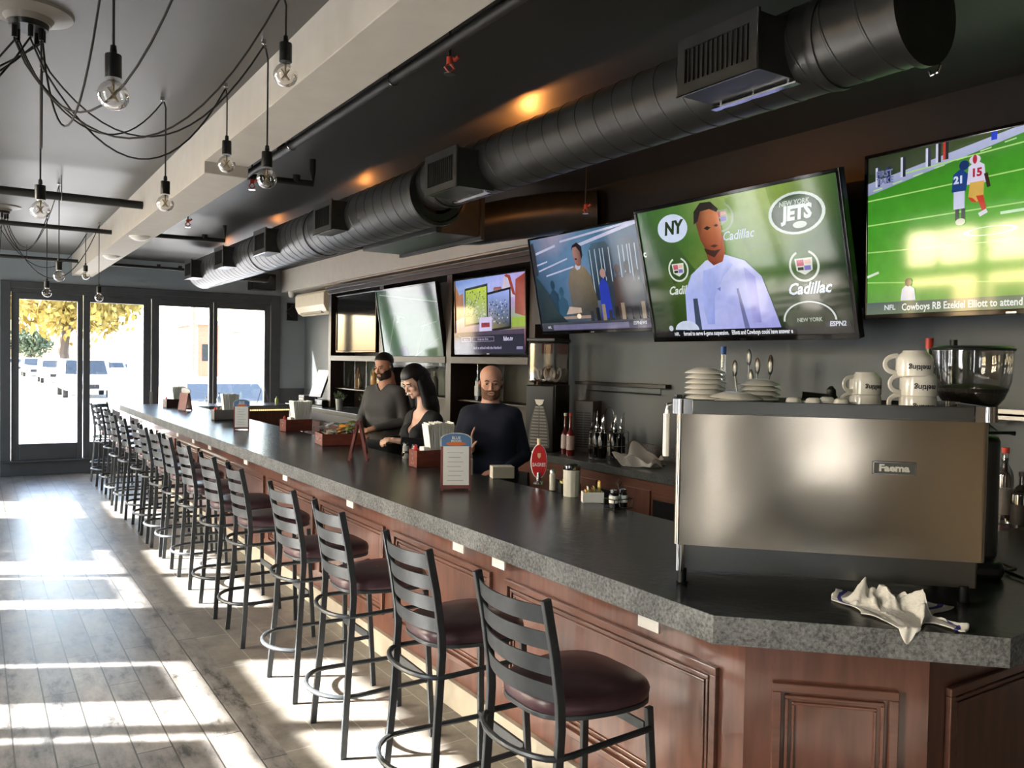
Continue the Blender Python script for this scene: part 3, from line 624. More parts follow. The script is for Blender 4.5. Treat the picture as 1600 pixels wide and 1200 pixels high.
# ============================================================ BACK BAR
t = T('back_counter', 'low dark stone back counter on mahogany cupboards under the big televisions', 'counter', (0, 0, 0))
b = B(); b.box(4.18, 4.86, 1.96, 7.2, .94, 1.0); b.o('stone_top', GRAN_B, t, smooth=False, bev=.004)
b = B(); b.box(4.24, 4.86, 2.0, 7.2, 0, .94); b.o('cupboard_base', WOODH, t, smooth=False)
for i in range(8):
    y = 2.05 + i * .64; b = B(); b.box(4.225, 4.24, y, y + .3, .12, .86); b.o('cupboard_door', WOOD, t, smooth=False, bev=.003)
    B().box(4.22, 4.245, y + .34, y + .6, .18, .80).o('open_bay', BPL, t, smooth=False)  # black plate stands in for the shade inside an open bay
B().box(4.845, 4.868, 1.96, 6.2, 1.0, 1.12).o('backsplash', GRAN_E, t, smooth=False)
t = T('back_bar_counter', 'long dark counter with wooden drawers under the mirrored bottle shelves', 'counter', (0, 0, 0))
b = B(); b.box(4.28, 4.86, 7.2, 13.4, 1.01, 1.07); b.o('counter_top', GRAN_B, t, smooth=False, bev=.004)
b = B(); b.box(4.27, 4.30, 7.2, 13.4, .9, 1.01); b.o('edge_rail', GWOOD, t, smooth=False)
b = B(); b.box(4.34, 4.86, 7.2, 13.4, 0, 1.01); b.o('cupboard_base', DWOOD, t, smooth=False)
for i in range(8):
    y = 7.35 + i * .76; B().box(4.325, 4.34, y, y + .6, .62, .86).o('drawer', WOODH, t, smooth=False, bev=.003)
    B().box(4.31, 4.325, y + .24, y + .36, .76, .775).o('drawer_pull', DST, t, smooth=False)
t = T('back_bar_hutch', 'tall dark wooden shelving unit holding three televisions and bottle bays', 'shelving unit', (0, 0, 0))
b = B(); b.box(4.84, 4.865, 6.5, 11.95, 1.08, 2.9); b.o('back_panel', DWOOD, t, smooth=False)
for y0, y1 in ((6.5, 6.6), (8.14, 8.26), (9.98, 10.1), (11.85, 11.95)): B().box(4.46, 4.84, y0, y1, 1.08, 2.8).o('post', DWOOD, t, smooth=False, bev=.004)
b = B(); b.box(4.44, 4.84, 6.5, 11.95, 2.76, 2.82); b.box(4.42, 4.84, 6.48, 11.97, 2.82, 2.86); b.o('cornice', DWOOD, t, smooth=False, bev=.004)
for y0, y1 in ((6.6, 8.14), (8.26, 9.98), (10.1, 11.85)): B().box(4.45, 4.84, y0, y1, 1.775, 1.85).o('shelf', GWOOD, t, smooth=False, bev=.004)
for y0, y1 in ((6.6, 8.14), (8.26, 9.98), (10.1, 11.85)): B().box(4.55, 4.84, y0, y1, 1.36, 1.375).o('bottle_shelf', DWOOD, t, smooth=False)
for y in (7.1, 7.62, 8.8, 9.4, 10.6, 11.0, 11.4): B().box(4.5, 4.83, y, y + .008, 1.375, 1.775).o('glass_divider', clear_glass('divider_glass', (.9, .93, .9), .1), t, smooth=False)
# ---------------------------------------------------------- televisions
class Canvas:
    def __init__(s, w_, h_, m): s.w, s.h, s.m = w_, h_, m; s.v = []; s.f = []; s.c = []; s.k = 0
    def P(s, u_, v_): return (-s.w / 2 + s.m + u_ * (s.w - 2 * s.m), s.m + v_ * (s.h - 2 * s.m))
    def raw(s, pts, fs, cols):
        k = len(s.v); y = -.0008 - s.k * .00012; s.k += 1
        s.v += [(p[0], y, p[1]) for p in pts]; s.f += [tuple(i + k for i in f) for f in fs]; s.c += cols
    def poly(s, uv, col):
        cs = [srgb(c) for c in col] if isinstance(col, (list, tuple)) else [srgb(col)] * len(uv)
        a = sum(uv[i][0] * uv[(i + 1) % len(uv)][1] - uv[(i + 1) % len(uv)][0] * uv[i][1] for i in range(len(uv)))
        if a < 0: uv = uv[::-1]; cs = cs[::-1]
        s.raw([s.P(*p) for p in uv], [tuple(range(len(uv)))], cs)
    def rect(s, u0, v0, u1, v1, col): s.poly([(u0, v0), (u1, v0), (u1, v1), (u0, v1)], col)
    def grad(s, cols):        # rows bottom..top, each a list left..right
        nr = len(cols); nc = len(cols[0]); pts = []; cc = []
        for j in range(nr):
            for i in range(nc): pts.append(s.P(i / (nc - 1), j / (nr - 1))); cc.append(srgb(cols[j][i]))
        s.raw(pts, [(j * nc + i, j * nc + i + 1, (j + 1) * nc + i + 1, (j + 1) * nc + i) for j in range(nr - 1) for i in range(nc - 1)], cc)
    def oval(s, u_, v_, ru, rv, col, n=28, a0=0, a1=360, inner=0):
        A = [R(a0 + (a1 - a0) * i / n) for i in range(n + 1)]
        if inner:
            o_ = [s.P(u_ + ru * math.cos(a), v_ + rv * math.sin(a)) for a in A] + [s.P(u_ + ru * inner * math.cos(a), v_ + rv * inner * math.sin(a)) for a in A]
            s.raw(o_, [(i, i + 1, n + 2 + i, n + 1 + i) for i in range(n)], [srgb(col)] * len(o_))
        else: s.poly([(u_ + ru * math.cos(a), v_ + rv * math.sin(a)) for a in A[:-1]], col)
    def line(s, p, q, wd, col):
        (a, b_), (c, d) = p, q; asp = s.w / s.h; dx, dy = (c - a) * asp, d - b_; L_ = math.hypot(dx, dy) or 1; nx, ny = -dy / L_ * wd / asp, dx / L_ * wd
        s.poly([(a + nx, b_ + ny), (a - nx, b_ - ny), (c - nx, d - ny), (c + nx, d + ny)], col)
    def text(s, txt, u_, v_, size, col, bold=0, shear=0, left=False, sx=1):
        vs, fs = text_geo(txt, size * s.h, 0, bold * s.h, shear); x0, y0 = s.P(u_, v_); off = 0
        if left: off = -min(v[0] for v in vs)
        s.raw([(x0 + (v[0] + off) * sx, y0 + v[1]) for v in vs], fs, [srgb(col)] * len(vs))
    def build(s, parent):
        me = bpy.data.meshes.new('screen'); me.from_pydata(s.v, [], s.f); me.update()
        at = me.color_attributes.new('pic', 'FLOAT_COLOR', 'POINT'); at.data.foreach_set('color', np.array(s.c, dtype=np.float32).ravel())
        me.materials.append(SCREEN); o = bpy.data.objects.new('screen', me); COL.objects.link(o); o.parent = parent; return o
def tv(label, loc, w_, h_, tilt, draw, m=.018, chin=True, brand=True):
    t = T('television', label, 'television', loc, R(-90), 'wall televisions', rx=R(tilt))
    b = B(); b.box(-w_ / 2, w_ / 2, 0, .045, 0, h_); b.o('casing', BPL, t, smooth=False, bev=.006)
    b = B(); b.box(-w_ / 2, w_ / 2, -.012, 0, 0, m + .01); b.box(-w_ / 2, w_ / 2, -.012, 0, h_ - m, h_); b.box(-w_ / 2, -w_ / 2 + m, -.012, 0, m, h_ - m); b.box(w_ / 2 - m, w_ / 2, -.012, 0, m, h_ - m)
    b.o('bezel', BGL, t, smooth=False, bev=.003)
    if brand: B().box(-.025, .025, -.014, -.012, .006, .015).o('maker_plate', CHR, t, smooth=False)
    c = Canvas(w_, h_, m); draw(c); c.build(t)
    B().box(-.12, .12, .045, .045 + .05 + math.sin(R(tilt)) * h_ * .5, h_ * .45, h_ * .6).o('wall_bracket', BPL, t, smooth=False)
    return t
SHIRT_C = 'b9c0f2'
def crest(c, u_, v_, k, dim=False):
    wc = 'd5dccf' if not dim else '9aa98c'
    c.oval(u_, v_, .065 * k, .105 * k, wc, a0=115, a1=425, inner=.86)
    c.poly([(u_ - .038 * k, v_ + .05 * k), (u_ + .038 * k, v_ + .05 * k), (u_ + .034 * k, v_ - .03 * k), (u_, v_ - .06 * k), (u_ - .034 * k, v_ - .03 * k)], wc)
    c.rect(u_ - .03 * k, v_ + .0 * k, u_, v_ + .04 * k, 'c45a72'); c.rect(u_, v_ - .03 * k, u_ + .028 * k, v_ + .0, '7a6cb8'); c.rect(u_ + .003, v_ + .012 * k, u_ + .03 * k, v_ + .036 * k, 'e0b0a0'); c.rect(u_ - .028 * k, v_ - .028 * k, u_ - .003, v_ - .008 * k, '2a2f22')
def tv_press(c):
    c.grad([['16230f', '1c2c12', '182710', '0f1c0c', '0d180c'], ['1c3016', '3a5420', '3f5c22', '203a18', '14260f'], ['1b3417', '55702e', '4f7a2c', '4a6f28', '1a3416'], ['24481c', '3f6a2a', '6d8f3a', '7a8c35', '2b4a22'], ['2b5a22', '4f7a35', '94a95c', '84a040', '3a5c2c']])
    # soft light patches thrown over the backdrop in the picture
    c.poly([(.07, .78), (.16, .82), (.3, .5), (.16, .42)], ['3a5a2a', '3f5f2e', '3a5628', '2c481f']); c.poly([(.5, .98), (.7, 1.0), (.74, .62), (.58, .6)], ['7c9a48', 'a4b860', '6f8a3c', '5a7a34'])
    c.oval(.2, .84, .087, .105, 'cdd8ee'); c.text('NY', .2, .84, .125, '28391c', .006, .25)
    crest(c, .47, .86, 1.0, True); c.text('Cadillac', .54, .72, .085, 'c2cfe0', .001, .4)
    c.oval(.82, .80, .122, .135, 'd6dfd6'); c.oval(.82, .80, .108, .119, '2f4a2a'); c.text('JETS', .82, .80, .115, 'd8e2dc', .006, .2); c.text('NEW YORK', .815, .868, .042, 'b8c4b6', .001, .2); c.oval(.83, .725, .03, .022, 'cfd8cd')
    crest(c, .825, .46, 1.0); c.text('Cadillac', .83, .31, .10, 'dfe6f2', .003, .4)
    crest(c, .2, .53, .9); c.text('Cadillac', .2, .37, .085, 'd7dfd8', .002, .4)
    c.text('c', .012, .68, .07, 'c8d8c8', .003)
    # man in a pale sweatshirt
    c.poly([(.2, .06), (.22, .35), (.27, .48), (.36, .57), (.46, .6), (.56, .54), (.63, .42), (.66, .25), (.69, .06)], [SHIRT_C, 'a8b4ec', 'b8c4f0', 'c9cff2', 'cfd2f4', 'c6c9f0', 'b6b8ea', 'a8aae2', '9f9fe0'])
    c.poly([(.34, .5), (.40, .515), (.47, .56), (.5, .52), (.44, .44), (.38, .3), (.36, .1), (.32, .1), (.31, .3)], ['a8b2ea', 'b0b8ee', 'c8cef6', 'b4baf0', 'a6b0ea', '98a4e2', '8c9adc', '9ca8e4', 'a4b0ea']); c.poly([(.55, .5), (.6, .42), (.6, .1), (.56, .1)], ['b0b0e6', 'a09fde', '8a88cc', 'a6a4e0'])
    c.poly([(.4, .36), (.42, .37), (.415, .34)], '6a78b8')
    c.poly([(.25, .06), (.26, .3), (.285, .3), (.285, .06)], '39465e'); c.poly([(.515, .06), (.5, .35), (.51, .35), (.54, .06)], '6d70a0')
    c.poly([(.36, .74), (.375, .57), (.40, .53), (.45, .55), (.47, .62), (.47, .74)], ['8a4426', '7a3820', '6a2f1a', '9a4a2c', 'b05a38', 'b05a38'])
    c.poly([(.335, .87), (.35, .72), (.38, .62), (.415, .59), (.45, .65), (.468, .78), (.46, .9), (.42, .955), (.37, .95)], ['6a3a28', '7c4026', '6e3420', '8a4426', 'b05a34', 'c8703f', 'd58a56', 'c27a4c', '7a4a34'])
    c.poly([(.325, .84), (.335, .93), (.375, .985), (.43, .98), (.465, .92), (.455, .9), (.42, .93), (.37, .925), (.35, .86)], '2a2320')
    c.poly([(.375, .80), (.395, .815), (.415, .80), (.395, .785)], '2a1a14'); c.poly([(.43, .81), (.445, .82), (.455, .808), (.443, .798)], '3a2018'); c.poly([(.395, .67), (.42, .678), (.44, .668), (.42, .655)], '4a201a')
    c.poly([(.362, .66), (.372, .62), (.41, .585), (.45, .64), (.42, .635), (.4, .64)], '3d2118')
    c.oval(.82, .10, .115, .13, 'd4dcd6', a0=0, a1=180, inner=.93); c.text('NEW YORK', .82, .105, .035, 'aab6aa', .001)
    c.oval(.2, .06, .07, .075, 'c9d2e6', a0=0, a1=180)
    c.rect(0, 0, 1, .062, '101418'); c.text('NFL', .135, .032, .035, 'e6e8ee', .001, sx=.85); c.text('forced to serve 6-game suspension.   Elliott and Cowboys could have answer e', .175, .034, .042, 'eceef4', .0012, left=True, sx=.72)
    c.rect(.885, .055, .985, .092, '20242c'); c.text('ESPN2', .935, .074, .042, 'd0d4e0', .0015, .2)
    c.oval(.105, .08, .013, .022, 'c8ccd8')
def tv_field(c):
    g = ['5aa02e', '4f9a28', '57a030', '6aae3c']
    c.grad([['6f9a58', '7aa65a', '8aae60', '86ae5c', '86ae5c', '7aa858'], ['62a83e', '78b44a', '86b850', '9cc25c', '90bc58', '80b050'], ['4f9c30', '56a632', '62ae3a', '78b84a', '62ae3a', '58a234'], ['44962a', '4a9c2c', '4fa22e', '54a832', '52a632', '4ea030'], ['3a8424', '3f8c26', '43922a', '48982c', '4c9c30', '4c9c30'], ['2f5a26', '355f28', '3c6a2a', '46902a', '4a962c', '4c9a2e']])
    c.poly([(0, .80), (.55, 1.0), (0, 1.0)], ['2a3422', '44562a', '26301f'])
    c.poly([(0, .765), (.62, 1.0), (.5, 1.0), (0, .84)], ['8f97b8', 'b6bcdc', 'b6bcdc', '9aa2c0'])
    for p, q in (((0, .73), (1, .8)), ((0, .575), (1, .60)), ((0, .405), (1, .375)), ((0, .215), (1, .11)), ((.14, .865), (1, .97))): c.line(p, q, .004, 'a9d878')
    for i in range(11): c.line((.02 + i * .075, .79 + i * .0235), (.055 + i * .075, .80 + i * .0235), .0035, 'b6dc90')
    c.line((0, .25), (.045, .275), .008, 'd6e6cc'); c.oval(.43, .455, .085, .026, 'c8ecc4', inner=.8); c.line((.46, .545), (.56, .55), .008, 'c8ecc4')
    for i, (u_, hh, a, b_) in enumerate(((.03, .12, 'c8cce0', '2a3358'), (.07, .1, '26305a', '1a2140'), (.125, .12, 'c9cde2', '1f2430'), (.215, .11, 'd0d2e8', '2c3040'), (.25, .15, 'c6c8de', '15181c'), (.275, .13, 'c03828', '15181c'), (.43, .05, '2a44c8', '2a44c8'))):
        vb = .80 + u_ * .36; c.rect(u_, vb, u_ + .018, min(vb + hh, 1), b_); c.rect(u_, vb, u_ + .008, min(vb + hh, 1), a)
    # tackle
    c.poly([(.305, .70), (.31, .80), (.335, .83), (.36, .79), (.352, .70)], '22407e'); c.oval(.345, .845, .016, .028, '1d3468'); c.rect(.312, .60, .348, .70, 'c9cbe6'); c.rect(.318, .535, .33, .6, '202838'); c.rect(.338, .54, .35, .6, '202838'); c.oval(.335, .525, .016, .02, 'd8dcc8'); c.text('21', .328, .765, .055, 'c8d4ea', .003)
    c.poly([(.355, .73), (.36, .83), (.385, .86), (.41, .83), (.415, .73)], 'd6cfe6'); c.oval(.38, .865, .018, .026, 'd8d0dc'); c.oval(.38, .868, .007, .026, 'b03040'); c.text('15', .386, .79, .06, 'a82c3c', .003)
    c.poly([(.36, .66), (.365, .74), (.41, .74), (.408, .66), (.385, .62)], 'd2a852'); c.poly([(.385, .66), (.408, .66), (.418, .58), (.405, .57)], 'c23c2e'); c.poly([(.36, .66), (.375, .65), (.39, .62), (.37, .63)], 'c23c2e'); c.line((.395, .55), (.42, .57), .012, 'd8dce4'); c.line((.415, .78), (.425, .70), .01, '3a2a24')
    c.poly([(.13, .09), (.135, .16), (.155, .19), (.18, .16), (.185, .09)], 'dcdce6'); c.oval(.158, .2, .012, .026, '3a3430')
    c.rect(0, 0, 1, .085, '7c8a80'); c.poly([(0, 0), (1, 0), (1, .085), (0, .085)], ['6c7a62', '8a9a76', '8a9a76', '5c6668'])
    c.text('NFL', .09, .05, .042, 'e8ecec', .001); c.text('Cowboys RB Ezekiel Elliott to attend preliminary hearing', .135, .048, .058, 'f2f4ee', .0012, left=True, sx=.78)
    c.text('FIRST', .065, .885, .05, '7078a0', .002, sx=.9); c.text('TAKE', .068, .84, .05, '7078a0', .002, sx=.9)
def tv_brew(c):
    c.grad([['16242c', '22343c', '2c343c', '1c222e', '151b24'], ['1c3846', '3c5a70', '5d6a7c', '2a3452', '1c2632'], ['223f58', '46688a', '6d86a4', '44566e', '24323e'], ['2a5578', '5c7a9c', '5c7f9e', '3c566c', '2c3c48'], ['4a6a88', '9a92a8', '5a7c98', '2f5a78', '26506e']])
    for p, q, wd in (((.02, .84), (.25, .9), .012), ((.3, .93), (1, 1.0), .01), ((.45, .86), (1, .99), .016), ((.05, .66), (.35, .75), .008), ((.12, .6), (.4, .66), .008), ((.02, .72), (.15, .75), .008)): c.line(p, q, wd, 'b8b8d2')
    for u_, wd in ((.65, .2), (.88, .16)):
        c.poly([(u_ - wd / 2, .3), (u_ - wd / 2, .78), (u_ - wd * .3, .86), (u_ + wd * .3, .86), (u_ + wd / 2, .78), (u_ + wd / 2, .3)], ['202f3c', '405868', '4a6070', '384a58', '2a3a46', '1a2530'])
        for q in (-.42, -.2, .02, .15, .4): c.line((u_ + q * wd, .32), (u_ + q * wd, .8), .006, 'a9b8c6')
    for u_, v_, cc in ((.17, .5, '1c3a50'), (.25, .42, '2c5068'), (.70, .55, '26323e'), (.78, .58, '3c2a28'), (.86, .6, '26242a'), (.93, .52, '1a2228')):
        c.poly([(u_ - .05, .12), (u_ - .045, v_ - .1), (u_, v_ - .04), (u_ + .045, v_ - .1), (u_ + .05, .12)], cc); c.oval(u_, v_, .022, .05, cc)
    c.poly([(.6, .12), (.61, .45), (.65, .52), (.69, .45), (.7, .12)], '2438a8'); c.oval(.655, .56, .024, .045, 'a8847c')
    c.poly([(.34, .14), (.33, .5), (.36, .62), (.43, .68), (.5, .65), (.55, .55), (.58, .3), (.57, .12)], ['4a4a4c', '6d6258', '7d7060', '8c7e6c', '84765f', '6c604f', '484234', '35363c'])
    c.poly([(.41, .8), (.42, .7), (.44, .655), (.475, .67), (.49, .74), (.49, .82), (.46, .87), (.42, .86)], ['a87a72', '9c6e64', '885a50', '7a5248', '705048', '6c4c44', '8a645c', 'a87e78'])
    c.poly([(.405, .82), (.415, .87), (.46, .895), (.5, .85), (.5, .76), (.485, .72), (.48, .8), (.45, .855), (.42, .85)], '241f24'); c.line((.425, .735), (.445, .73), .008, '3a2824')
    c.poly([(.415, .655), (.425, .68), (.445, .66), (.47, .66), (.46, .63), (.43, .62)], 'b8b4c0')
    c.poly([(.27, .18), (.31, .26), (.42, .24), (.42, .19)], 'b9a394'); c.rect(.24, .13, .5, .16, '9a8478'); c.oval(.39, .155, .02, .025, 'ffeacc')
    c.poly([(0, .1), (0, .62), (.05, .55), (.12, .42), (.2, .2), (.28, .1)], ['16242a', '1e333c', '1c303a', '22343a', '2a3a3c', '1c282c']); c.poly([(0, .6), (0, .95), (.03, .97), (.045, .85), (.04, .62)], '2a2a30')
    for i in range(9): c.rect(.5 + i * .055, .1, .53 + i * .055, .2 + (i % 3) * .03, ['2a3038', '181c20', '8c7c68'][i % 3])
    c.rect(0, 0, 1, .085, '6a6880'); c.poly([(0, 0), (1, 0), (1, .1), (0, .1)], ['2e3038', '5c5470', '32343e', '4a4c56']); c.text('NFL', .08, .05, .035, 'c8c8d2', .001); c.rect(.12, .02, .82, .075, '6c6a88'); c.text('ESPNEWS', .91, .06, .042, 'c8cad6', .001, .2)
def tv_ad(c):
    c.grad([['1c1a2c', '201c30', '1c1a2c', '1c1a2c'], ['9a7a78', '8c7c80', '6a5468', '9c6a72'], ['c2b0b8', 'a89cc0', '9a8cc0', 'a8c070'], ['9ab0dc', 'a8b8ea', 'b4b4ea', 'c8a8c8'], ['6a88c8', '88a4e2', 'a8b0f0', 'b8a0d8']])
    c.poly([(.0, .45), (.0, .95), (.06, .8), (.12, .82), (.14, .5)], ['9a6a50', 'a8704c', 'b88058', 'b08068', '987060'])
    c.poly([(.68, .72), (.72, .98), (.78, .98), (.86, .7)], ['d8ccd8', 'c8b8cc', 'd8d0e0', 'c8c0d8']); c.poly([(.72, .98), (.75, 1.0), (.8, .98), (.87, .72), (.83, .74), (.77, .95)], '9a4438')
    c.poly([(.86, .5), (.87, .92), (1, .99), (1, .45)], ['8a4438', 'a04a3c', '8a3a34', 'b06a58']); c.poly([(.56, .76), (.7, .76), (.68, .85), (.58, .85)], ['c8a8a0', 'b89890', '8a3a34', '8a3a34']); c.oval(.63, .7, .03, .04, '4a342c')
    c.rect(.82, .33, 1.0, .45, '9cb444')
    c.poly([(.14, .36), (.15, .88), (.49, .915), (.49, .40)], '1a1c20'); c.poly([(.155, .39), (.165, .85), (.475, .88), (.475, .42)], ['8a9470', 'b8cc48', 'c0d640', 'a0ac88'])
    for i in range(90):
        rd = random.Random(i); u_ = .17 + rd.random() * .29; v_ = .45 + rd.random() * .38; s_ = .012
        c.rect(u_, v_, u_ + s_, v_ + s_ * 1.3, ['4a5a48', '8a98a8', 'd8dce0', '5c6840'][i % 4])
    c.poly([(.49, .28), (.49, .79), (.82, .83), (.82, .31)], '121318'); c.poly([(.505, .31), (.505, .76), (.80, .80), (.80, .34)], ['9a8a58', '8ca0dc', 'a0b0f0', '3c4030'])
    for i in range(80):
        rd = random.Random(i + 200); u_ = .52 + rd.random() * .26; v_ = .37 + rd.random() * .3
        c.rect(u_, v_, u_ + .012, v_ + .018, ['3c4440', 'c8ccd4', '6c7868', '20242a'][i % 4])
    c.poly([(.39, .28), (.395, .47), (.57, .475), (.57, .285)], 'd2c8ea'); c.rect(.42, .34, .54, .40, '9a3440'); c.text('AGE', .48, .385, .035, '34303c', .001)
    c.rect(0, 0, 1, .24, '1d1930'); c.poly([(0, .24), (1, .24), (1, .3), (0, .28)], '4a3c50')
    c.rect(.12, .155, .26, .215, 'c8c0dc'); c.rect(.124, .16, .256, .21, '1d1930'); c.text('App Store', .19, .185, .03, 'd0c8e0'); c.rect(.28, .155, .6, .215, 'a8a0c0'); c.rect(.284, .16, .596, .21, '1d1930'); c.text('Google play  Roku', .44, .185, .035, 'c8c0dc')
    c.text('fubo.tv', .79, .185, .075, 'd8d0ec', .002); c.text('Back to school with the Hartford', .5, .07, .05, 'b8b0d0', .001, left=False); c.rect(.9, .05, .98, .085, '8c86a8')
def tv_dim_field(c):
    c.grad([['4a5c48', '3a5240', '4c6448', '545c48'], ['3c5c3c', '2c5a34', '4a7044', '5c6c48'], ['2a5a2c', '245c28', '3a6838', '4c6a44'], ['1f4a22', '1c4c22', '245028', '2c4430'], ['1c3c20', '1a401e', '1c3c22', '1c2a24']])
    for p, q in (((.05, .95), (1, .78)), ((.1, .2), (.3, .7)), ((.55, .1), (.8, .6)), ((.4, .05), (.95, .35)), ((.3, .66), (.45, .62)), ((.7, .5), (.95, .55))): c.line(p, q, .005, '8c9c88')
    c.text('20', .33, .6, .1, '8ca090', .002, .3); c.text('30', .82, .47, .09, '8ca090', .002, .3)
    c.oval(.38, .15, .07, .12, '24344a'); c.rect(.25, .0, .5, .12, '2a3a44')
    c.rect(0, 0, 1, .055, '5a5a50'); c.text('FS1', .93, .03, .05, 'c8ccc4', .001); c.text('WATCH LIVE', .75, .03, .035, '9c9c94'); c.rect(.78, .88, 1, 1, '2a3030')
def tv_off(c):
    c.grad([['050607', '060708', '050607'], ['060708', '08090a', '060708']])
    c.rect(.08, .965, .92, .972, '3a3c3c')
tv('large tilted television showing a man in pale sweatshirt before green logo boards', (4.39, 3.885, 1.975), 1.76, 1.0, 14, tv_press, m=.025)
tv('television showing a football tackle on a green field, at the photo right edge', (4.40, 2.16, 2.085), 1.66, .95, 2, tv_field)
tv('television showing a man in a tan sweater inside a blue lit brewery', (4.40, 5.53, 2.06), 1.50, .875, 12, tv_brew)
tv('television with tablets and storefront advert, in the right bay of the wooden shelves', (4.46, 7.325, 1.87), 1.42, .82, 2, tv_ad)
tv('television with a dim green football field, in the middle bay behind the man in grey', (4.49, 9.12, 1.71), 1.66, .99, 9, tv_dim_field)
tv('dark switched off television in the left bay of the wooden shelves', (4.5, 11.0, 1.9), 1.44, .83, 0, tv_off, brand=False)
# ---------------------------------------------------------- bottles
def bottle(label, loc, h=.3, r=.038, glass='2a3a24', lab='d8d0b8', cap='1a1a1a', group=None, clear=False, liquid=None, long_neck=False, text=None):
    t = T('bottle', label, 'bottle', loc, random.uniform(0, 6), group)
    gm = clear_glass('bottle_clear', (.9, .92, .9), .12) if clear else mat('bottle_glass_' + glass, glass, .08, coat=.5)
    nk = .45 if long_neck else .62
    b = B(); b.lathe([(0, 0), (r * .95, 0), (r, .01), (r, h * nk), (r * .85, h * (nk + .08)), (r * .36, h * (nk + .17)), (r * .33, h * .93), (r * .4, h * .935), (r * .4, h * .96)], 18); b.o('body', gm, t)
    if liquid: B().lathe([(0, .004), (r * .9, .005), (r * .93, .02), (r * .93, h * nk * .8), (0, h * nk * .8)], 18).o('liquid', mat('liquid_' + liquid, liquid, .15), t)
    if lab: B().lathe([(r * 1.01, h * .14), (r * 1.02, h * .15), (r * 1.02, h * .46), (r * 1.01, h * .47)], 18).o('paper_label', mat('label_' + lab, lab, .6, var=.1, scale=30), t)
    B().lathe([(r * .42, h * .93), (r * .44, h), (0, h * 1.002)], 14).o('cap', mat('cap_' + cap, cap, .35), t)
    return t
G1 = 'bottles on the back bar shelves'
for y, h, r_, gl, lb, cp, lq, l in ((10.72, .30, .042, 'b07a3a', 'c88a4a', '7a5a3a', None, 'amber bottle lit on the shelf left of the man in grey'), (10.5, .27, .04, 'c89a5a', 'b8803c', '8a6a3a', None, 'pale gold bottle right of the amber bottle on the far shelf'),
        (10.2, .33, .038, 'd0d0cc', 'c8c8c0', 'a8a8a8', None, 'white bottle beside the head of the man in grey'), (9.75, .30, .04, '8c8c8c', 'c8c0b0', '4a4a4a', None, 'greyish bottle mostly behind the head of the man in grey'),
        (11.2, .22, .03, '3a3a34', '5a5a50', '2a2a2a', None, 'dark small bottle in the leftmost bottle bay'),
        (7.88, .33, .037, '2c3430', 'b8bab4', '1c1c1c', None, 'tall pale labelled bottle left of the bald man'), (7.72, .33, .037, '1c201c', 'a8a8a0', 'b8b8b0', None, 'dark bottle with pale cap, next left of the bald man'),
        (8.9, .30, .045, '6c6c68', None, '8a8a88', None, 'clear decanter right of the woman behind her shoulder'), (9.05, .27, .04, '4a4c48', '6a6a64', '3a3a3a', None, 'dim bottle behind the long black hair of the woman')):
    bottle(l, (4.66, y, 1.376), h, r_, gl, lb, cp, G1)
b = B()
for i in range(5):
    Mr = Tx((0, -.06 + i * .03, 0)) @ Matrix.Rotation(R(-20 + i * 10), 4, 'X'); b.box(-.004, .004, -.012, .012, 0, .22, Mr)
bo = b.o('paper_bundle', PAPER, None, smooth=False); bo.location = (4.5, 9.25, 1.376); tag(bo, 'fan of white paper slips standing above the dark haired woman', 'papers')
# hot sauce and syrup bottles by the grinder
bottle('red sauce bottle with white pourer, left of two on the back counter', (4.37, 5.87, 1.001), .36, .035, '5a1c20', 'b8b0a8', 'c8c8c4', long_neck=True)
bottle('red sauce bottle with triangular pale label, right of two on the back counter', (4.33, 5.74, 1.001), .37, .035, '6a2024', 'c0b0ac', 'b83838', long_neck=True)
for i, (y, l) in enumerate(((5.80, 'dim syrup bottle just right of the red sauce bottles'), (5.66, 'dim syrup bottle in the middle of three right of the red sauce bottles'), (5.53, 'dim syrup bottle nearest the spoon rack'))):
    bottle(l, (4.62, y, 1.001), .30, .036, '24201e', '5c5c58', '2c2c2c', 'syrup bottles on the back counter')
# spirits by the right edge of the photo
bottle('clear spirit bottle with red cap at the right edge of the photo', (4.50, 2.22, 1.001), .40, .042, '8a8a88', '6a6660', 'd84a3a', clear=True)
t = bottle('squat dark spirit bottle with black and cream vanilla label at the right edge', (4.36, 2.06, 1.001), .30, .055, '1c1a18', '17120e', '1a1a1a')
lettering('label_print', 'VANILLA', .018, Tx((-.0, 0, .1)) @ Matrix.Rotation(R(200), 4, 'Z') @ Tx((0, -.0575, 0)) @ UPRIGHT, PAPER, t)
bottle('small bottle with pink label behind the clear spirit bottle', (4.66, 2.3, 1.001), .33, .04, '3a2a2c', 'b8405a', '2a2a2a')
bottle('tall bottle with red and gold cap rising behind the coffee hopper', (4.62, 2.72, 1.12), .86, .05, '3a4038', '4a4a44', 'c0392b', long_neck=True)
bottle('dark narrow bottle just right of the red and gold capped bottle', (4.66, 2.6, 1.12), .85, .045, '1c201c', None, '161816', long_neck=True)
tag(B().box(4.42, 4.8, 2.45, 2.9, 1.0, 1.12).o('black_crate', BPL, None, smooth=False, bev=.01), 'low black crate holding two tall bottles behind the coffee hopper', 'crate')
t = T('wall_shelf', 'narrow dark steel wall shelf at the right edge above the spirit bottles', 'shelf', (4.72, 2.2, 1.56))
b = B(); b.box(-.12, .14, -.5, .35, 0, .012); b.box(-.12, -.11, -.5, .35, -.02, .035); b.o('shelf_board', DST, t, smooth=False)
for y in (-.4, .25): B().tube([(.14, y, -.1), (-.1, y, -.002)], .006).o('bracket', DST, t)
